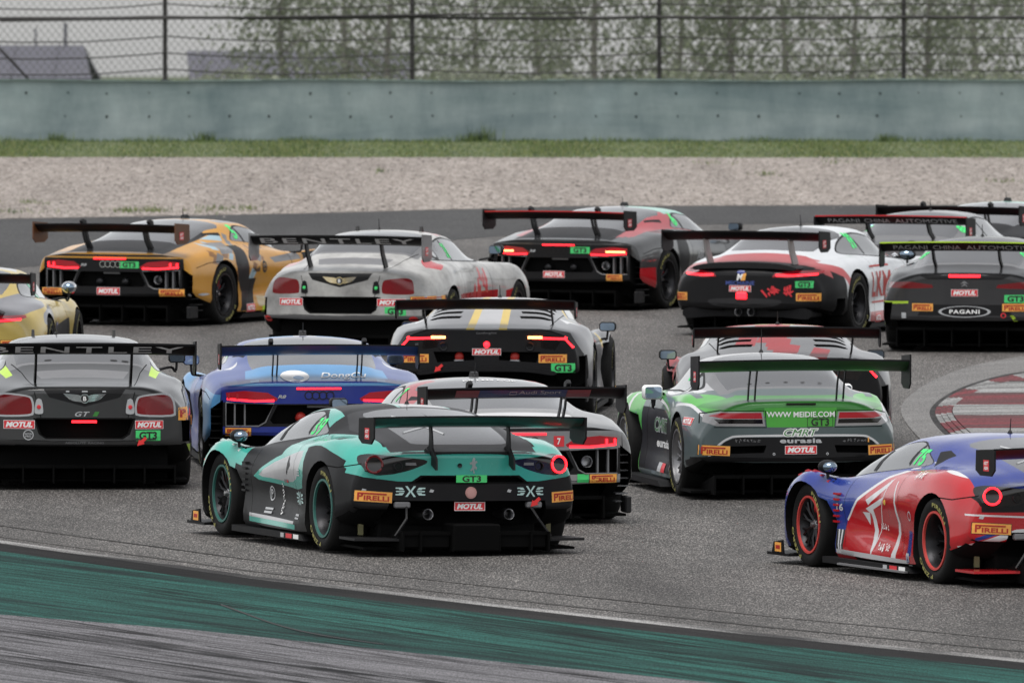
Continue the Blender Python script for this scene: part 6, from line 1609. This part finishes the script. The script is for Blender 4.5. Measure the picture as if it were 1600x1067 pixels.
def hr_marks(c): c.decal(st_motul(.28, .065), 'back', 0, .665)
huracan(1222, 703, 1.5, 'grey and red race car with engine louvres, seen above the green tailed car', dict(base=paintm('warm_grey_paint', (.10, .10, .104), .30), zones=hr_zones, marks=hr_marks, ww=1.72))

# back rows
OCHRE = paintm('ochre_paint', (.52, .25, .030), .32); SKYP = paintm('pale_blue_print', (.32, .45, .52), .5)
def yw_zones(c):
    P = c.paint
    P([(-.62, .3), (-.62, -.85), (.62, -.85), (.62, .3)], 'top', GREYDECK, cond=lambda q: q.z > .8)
    rr_ = random.Random(6)
    for k in range(26):
        y, z, q = rr_.uniform(-.3, 1.6), rr_.uniform(.50, 1.08), rr_.uniform(.03, .085); m_ = rr_.choice((MGREYP, SKYP, paintm('umber_paint', (.22, .09, .012), .35), paintm('umber_paint', (.22, .09, .012), .35)))
        P([(y - q * 1.6, z - q * .6), (y + q * .3, z - q), (y + q * 1.5, z + q * .2), (y - q * .2, z + q * .9)], 'R', m_)
    P([(-.2, .9), (.15, .9), (.2, 1.3), (-.1, 1.3)], 'top', SKYP, cond=lambda q: q.z > 1.0); P([(-.5, .9), (-.35, .9), (-.3, 1.4), (-.5, 1.4)], 'top', MGREYP, cond=lambda q: q.z > 1.0, sym=True)
    for sd in 'LR':
        P([(.3, .80), (-.05, .80), (.0, .92), (.45, .92)], sd, MGREYP); P([(.55, 1.02), (.35, 1.0), (.1, .96), (.5, .93)], sd, SKYP)
        P([(.95, .5), (.55, .5), (.42, .14), (.80, .14)], sd, BLKPAINT); P([(2.2, .76), (1.4, .72), (1.5, .66), (2.2, .68)], sd, MGREYP); P([(3.0, .8), (2.3, .75), (2.2, .6), (2.9, .5)], sd, BLKPAINT)
        P([(1.35, .28), (.95, .30), (.95, .18), (1.4, .16)], sd, paintm('cream_paint', (.5, .42, .26), .4))
def yw_marks(c):
    D = c.decal
    D(st_motul(.29, .085), 'back', -.02, .395); D(st_pirelli(.29, .085), 'back', .74, .385); D(st_pirelli(.29, .085), 'back', -.76, .385); D(st_gt3(.24, .075), 'back', .24, .695, 'class_plate')
    D(st_poly(TOWRED, [(-.04, .02), (.0, .025), (.05, -.015), (.02, -.03)]), 'back', -.50, .39, 'tow_arrow'); D(st_poly(LGREY, circ(.0, 0, .014, n=8), circ(.06, 0, .014, n=8)), 'back', .93, .36, 'jack_point')
    both(c, [(NEON, fit(text2d('5', .04, .1), -.06, -.08, .12, .16))], .90, 1.02, 'race_number'); both(c, [(BLACKP, ring2d(0, 0, .0, .07, 16)), (OCHRE, ring2d(0, 0, .03, .04, 12))], 1.2, .62, 'door_roundel')
    both(c, st_text('Audi', .2, .06, BLACKP), .95, .60); both(c, st_motul(.25, .09), .72, .17); both(c, [(LIME, gridrect(-.1, -.03, .2, .07))], 1.15, .14)
audi(228, 505, -24, 'yellow and black race car with a green 5, at the back left', dict(base=OCHRE, fascia=BLKPAINT, zones=yw_zones, marks=yw_marks, wing_under=CARBON, endm=mat('endplate_umber', (.10, .035, .01), .5), mirror=OCHRE))

BWHITE = paintm('dirty_white_paint', (.46, .455, .44), .4, dirt=.7)
def bw_zones(c):
    P = c.paint
    P([(.20, 1.3), (.5, 1.3), (.56, .85), (.2, .85)], 'top', REDP, cond=lambda q: q.z > 1.2)
    for sd in 'LR':
        c.paint([(-.02, 1.04), (-.20, .99), (-.36, .93), (-.2, .90), (.02, .95)], sd, REDP)
        P([(2.05, .62), (.4, .62), (.44, .50), (2.05, .48)], sd, REDP); P([(2.05, .48), (.44, .50), (.44, .3), (2.05, .3)], sd, BLKPAINT)
        rr_ = random.Random(2)
        for k in range(10):
            y, z = rr_.uniform(.8, 1.7), rr_.uniform(.52, .80); P([(y - .05, z - .05), (y + .06, z - .08), (y + .04, z + .09), (y - .02, z + .06)], sd, paintm('bright_red_paint', (.50, .03, .035), .4))
        P([(2.9, .66), (2.3, .60), (2.3, .52), (2.95, .54)], sd, REDP)
    P([(-.9, .43), (.9, .43), (.9, .36), (-.9, .36)], 'back', MGREYP)
def bw_marks(c):
    D = c.decal
    D(st_motul(.28, .08), 'back', -.56, .575); D(st_motul(.30, .08), 'back', .56, .575); D(st_gte(.22, .09), 'back', .60, .48, 'class_plate'); D(st_pirelli(.26, .08), 'back', .88, .60)
    both(c, [(NEON, fit(text2d('31', .04, .1), -.06, -.08, .12, .16))], .70, 1.08, 'race_number'); both(c, [(BLACKP, ring2d(0, 0, .05, .08, 14)), (LGREY, ring2d(0, 0, .0, .05, 12))], .22, 1.07, 'filler_cap')
    D(st_poly(TOWRED, circ(0, 0, .05, .035, 8)), 'back', -.86, .39, 'tow_arrow'); D(st_poly(TOWRED, circ(0, 0, .05, .035, 8)), 'back', .78, .39, 'tow_arrow')
bentley(573, 550, -15, 'dirty white race car with BENTLEY wing and red side graphics', dict(base=BWHITE, zones=bw_zones, marks=bw_marks, rfm=MGREYP, lamprim=BWHITE, oval=BLKPAINT, portcap=NEON, rain=0, endm=MGREYP, mirror=BLACK, vent=MGREYP))

def bk_zones(c):
    P = c.paint; ROSE = paintm('rose_red_paint', (.36, .06, .07), .35); MINT = paintm('mint_paint', (.25, .50, .42), .35)
    P([(-.62, .3), (-.62, -.85), (.62, -.85), (.62, .3)], 'top', GREYDECK, cond=lambda q: q.z > .8)
    P([(-.75, 1.3), (-.52, 1.3), (-.60, -.8), (-.74, -.8)], 'top', ROSE, cond=lambda q: q.z > .85, sym=True); P([(.0, .8), (.6, .8), (.6, 1.5), (-.2, 1.5)], 'top', MINT, cond=lambda q: q.z > 1.0); P([(-.2, .8), (.1, .8), (0, 1.5), (-.3, 1.5)], 'top', WHITEP, cond=lambda q: q.z > 1.0)
    for sd in 'LR': P([(-.4, .5), (-.4, .1), (-.8, .1), (-.8, .5)], sd, REDP); P([(.85, .42), (.7, .42), (.6, .26), (.85, .26)], sd, REDP); P([(1.05, .42), (.85, .42), (.85, .26), (1.05, .26)], sd, AGREEN)
def bk_marks(c):
    D = c.decal
    D(st_motul(.27, .08), 'back', -.06, .42); D(st_pirelli(.19, .08), 'back', .68, .39); D(st_gt3(.24, .075), 'back', .27, .705, 'class_plate')
    both(c, [(NEON, fit(text2d('6', .04, .1), -.06, -.08, .12, .16))], .90, 1.02, 'race_number'); both(c, st_text('ABU', .3, .10, LGREY), 1.15, .60); both(c, st_motul(.2, .09), .72, .17)
audi(922, 481, -23, 'black race car with red wing edge and lit amber tail lights at the back', dict(base=BDARK, fascia=BLKPAINT, zones=bk_zones, marks=bk_marks, wing_top=REDP, hot=True, rings=DARKMETAL))

def po_zones(c):
    P = c.paint
    for sd in 'LR':
        P([(-1.2, .12), (-1.2, .80), (-.75, .80), (-.40, .70), (-.36, .15)], sd, BLKPAINT, nmin=.02)
        c.stroke([(-1.0, .82), (-.62, .80), (-.36, .70), (-.24, .52), (-.2, .35)], sd, REDP2, [.10, .12, .12, .10, .06])
        P([(1.9, .24), (.4, .24), (.38, .12), (1.9, .12)], sd, REDP2)
    P([(-.9, -.62), (-.5, -.36), (.5, -.36), (.9, -.62), (.8, -.75), (-.8, -.75)], 'top', REDP2, nmin=.3, cond=lambda q: q.z > .6); P([(-.98, -.72), (.98, -.72), (.98, -1.2), (-.98, -1.2)], 'top', BLKPAINT, nmin=.2)
    P([(-.95, .79), (.95, .79), (.95, .2), (-.95, .2)], 'back', BLKPAINT, cond=lambda q: q.y < -.70, nmin=.02)
    c.stroke([(-.66, -.40), (.66, -.40)], 'top', REDP2, .07, cond=lambda q: q.z > .6)
    P(smooth([(-.42, .41), (0, .43), (.42, .41), (.34, .34), (0, .32), (-.34, .34)], 3), 'back', GREYDECK)
REDP2 = paintm('soft_red_paint', (.40, .06, .065), .4)
def po_marks(c):
    D = c.decal
    D(st_motul(.26, .07), 'back', -.04, .535); D(st_gt3(.19, .075), 'back', .68, .585, 'class_plate'); D(st_pirelli(.26, .095), 'back', .72, .445); D(st_pirelli(.2, .095), 'back', -.80, .44)
    D([(WHITE, fit(text2d('M', .03, .2), -.05, -.04, .08, .08)), (ORANGE, shape([(.0, -.04), (.05, -.04), (.065, .04), (.03, .04)])), (BLUEP, shape(circ(.0, .05, .05, .02, 8)))], 'back', -.03, .665, 'sponsor_emblem')
    D(st_text('MECHAINE', .34, .045, mat('dim_blue_print', (.05, .08, .28), .5), .02), 'back', -.04, .598, 'sponsor_lettering')
    D(st_scrawl(.15, .17, RED, 11, 1, 11), 'back', .34, .50, 'brush_character'); D(st_scrawl(.14, .16, RED, 15, 1, 10), 'back', .50, .50, 'brush_character'); D(st_poly(RED, [(-.04, .04), (.03, -.04), (.04, -.02), (-.02, .05)]), 'back', .24, .475, 'brush_stroke')
    b = MB(); p = c.at('back', -.02, .455); b.box((-.02, p.y - .01, .455), (.13, .02, .075)); b.build('rain_lamp', LAMP, c.root, bevel=.01)
    both(c, st_text('LKM', .80, .28, DKRED, .03, 0, 1.1), .94, .54, 'team_lettering'); both(c, [(DKRED, gridrect(-.40, -.008, .8, .020)), (DKRED, gridrect(-.40, -.408, .8, .020))], .94, .74)
    both(c, [(NEON, fit(text2d('39', .04, .1), -.08, -.09, .16, .18))], .72, 1.02, 'race_number'); both(c, st_motul(.22, .1), .72, .17)
porsche(1213, 521, -21, 'white, red and black race car with LKM on its door and a silver wing stay', dict(base=paintm('cool_white_paint', (.58, .60, .62), .35), zones=po_zones, marks=po_marks, supm=mat('silver_stay', (.40, .39, .38), .4), mirror=DARKMETAL))

def am_zones(col):
    def z(c):
        P = c.paint
        P([(-.93, .52), (-.62, .53), (-.62, .555), (-.93, .55)], 'back', col, sym=True); P([(-.94, .26), (-.64, .31), (-.62, .335), (-.95, .30)], 'back', col, sym=True)
        P([(-.84, .53), (.84, .53), (.80, .34), (-.80, .34)], 'back', BLKPAINT, cond=lambda q: True) if False else None
        P([(-.44, .52), (.44, .52), (.52, .40), (-.52, .40)], 'back', BLKPAINT)
        for sd in 'LR': c.stroke([(1.9, .22), (.5, .2)], sd, col, .03)
    return z
def am_marks(c):
    D = c.decal
    D(st_motul(.29, .075), 'back', 0, .648); D(st_gte(.24, .085), 'back', .55, .585, 'class_plate'); D(st_pirelli(.24, .09), 'back', -.46, .49); D(st_pirelli(.29, .09), 'back', .55, .49)
    D([(LGREY, ring2d(0, 0, .055, .062, 28, 4.6)), (WHITE, fit(text2d('PAGANI', .03, 0, 1.15), -.165, -.022, .33, .044))], 'back', 0, .445, 'sponsor_emblem')
    D(st_poly(LGREY, rect(0, 0, .05, .06)), 'back', -.67, .40); D([(RED, ring2d(0, 0, .018, .03, 12))], 'back', .42, .405, 'jack_point'); D(st_poly(LIME, [(-.04, .03), (.0, .03), (.04, -.03), (0, -.03)]), 'back', .53, .375, 'tow_arrow')
    for w_, x_, l_ in (('PAGANI', -.76, .37), ('CHINA', -.33, .30), ('AUTOMOTIVE', .03, .74)):
        D([(LGREY, fit(text2d(w_, .0, 0, 1.0), x_, -.022, l_, .044))], 'back', 0, c.wz + .018, 'wing_lettering', bvh=c.wbvh, parent=c.wingo, off=.004)
    both(c, [(NEON, fit(text2d('88', .04, .1), -.09, -.04, .18, .08))], -.08, 1.02, 'race_number'); both(c, [(LGREY, ring2d(0, 0, .04, .06, 14)), (LGREY, ring2d(0, 0, 0, .02, 10))], .0, 1.10, 'filler_cap')
AMGD = paintm('dark_satin_paint', (.028, .028, .030), .34); AMGG = paintm('grey_satin_paint', (.16, .16, .165), .32)
amg(1525, 546, -9, 'dark grey race car with lime wing edge and PAGANI oval on its tail', dict(base=AMGD, zones=am_zones(LIME), marks=am_marks, wing_top=LIME, rfm=MGREYP))
amg(1434, 496, -17, 'mid grey race car with red wing edge, behind the lime winged one', dict(base=AMGG, zones=am_zones(REDP), marks=am_marks, wing_top=REDP, rfm=MGREYP))
def fa_marks(c):
    both(c, [(NEON, fit(text2d('7', .04, .1), -.06, -.08, .12, .16))], .90, 1.02, 'race_number'); c.decal(st_motul(.27, .08), 'back', 0, .42)
def fa_zones(c): c.paint([(-.7, .3), (.7, .3), (.7, 1.6), (-.7, 1.6)], 'top', paintm('mint_paint', (.25, .50, .42), .35), cond=lambda q: q.z > .95, nmin=.1)
audi(1529, 472, -21, 'farthest race car with mint green roof, only its roof and black wing showing', dict(base=BLKPAINT, zones=fa_zones, marks=fa_marks, rings=DARKMETAL))
YELP = paintm('dull_yellow_paint', (.46, .34, .08), .35); PGREY = paintm('grey_violet_paint', (.17, .17, .185), .35)
def yp_zones(c):
    P = c.paint
    for sd in 'LR':
        P(smooth([(.45, .86), (.0, .80), (-.5, .76), (-1.0, .70), (-1.0, .80), (-.4, .88), (.3, .93)], 3), sd, PGREY)
        P(smooth([(.75, .80), (.3, .80), (-.2, .74), (-.3, .62), (.3, .66), (.9, .70)], 3), sd, PGREY); P([(1.3, .60), (.5, .56), (-.2, .50), (-.45, .44), (.5, .48), (1.3, .52)], sd, paintm('violet_paint', (.12, .11, .25), .4))
        P([(1.95, .62), (1.15, .56), (1.2, .36), (2.0, .40)], sd, BLKPAINT); P([(1.9, .40), (1.3, .38), (1.3, .30), (1.9, .32)], sd, WHITEP)
    P([(-.5, .9), (.5, .9), (.4, 1.6), (-.4, 1.6)], 'top', SILVER, cond=lambda q: q.z > 1.0)
def yp_marks(c):
    both(c, [(mat('pale_green_digits', (.22, .55, .38), .5), fit(text2d('1', .04, .1), -.05, -.12, .10, .22))], .72, .98, 'race_number'); c.decal(st_pirelli(.26, .095), 'back', .72, .445)
porsche(-68, 600, -6, 'yellow and grey race car cut by the left edge, chrome mirror showing', dict(base=YELP, zones=yp_zones, marks=yp_marks, mirror=CHROME, supm=CARBON))
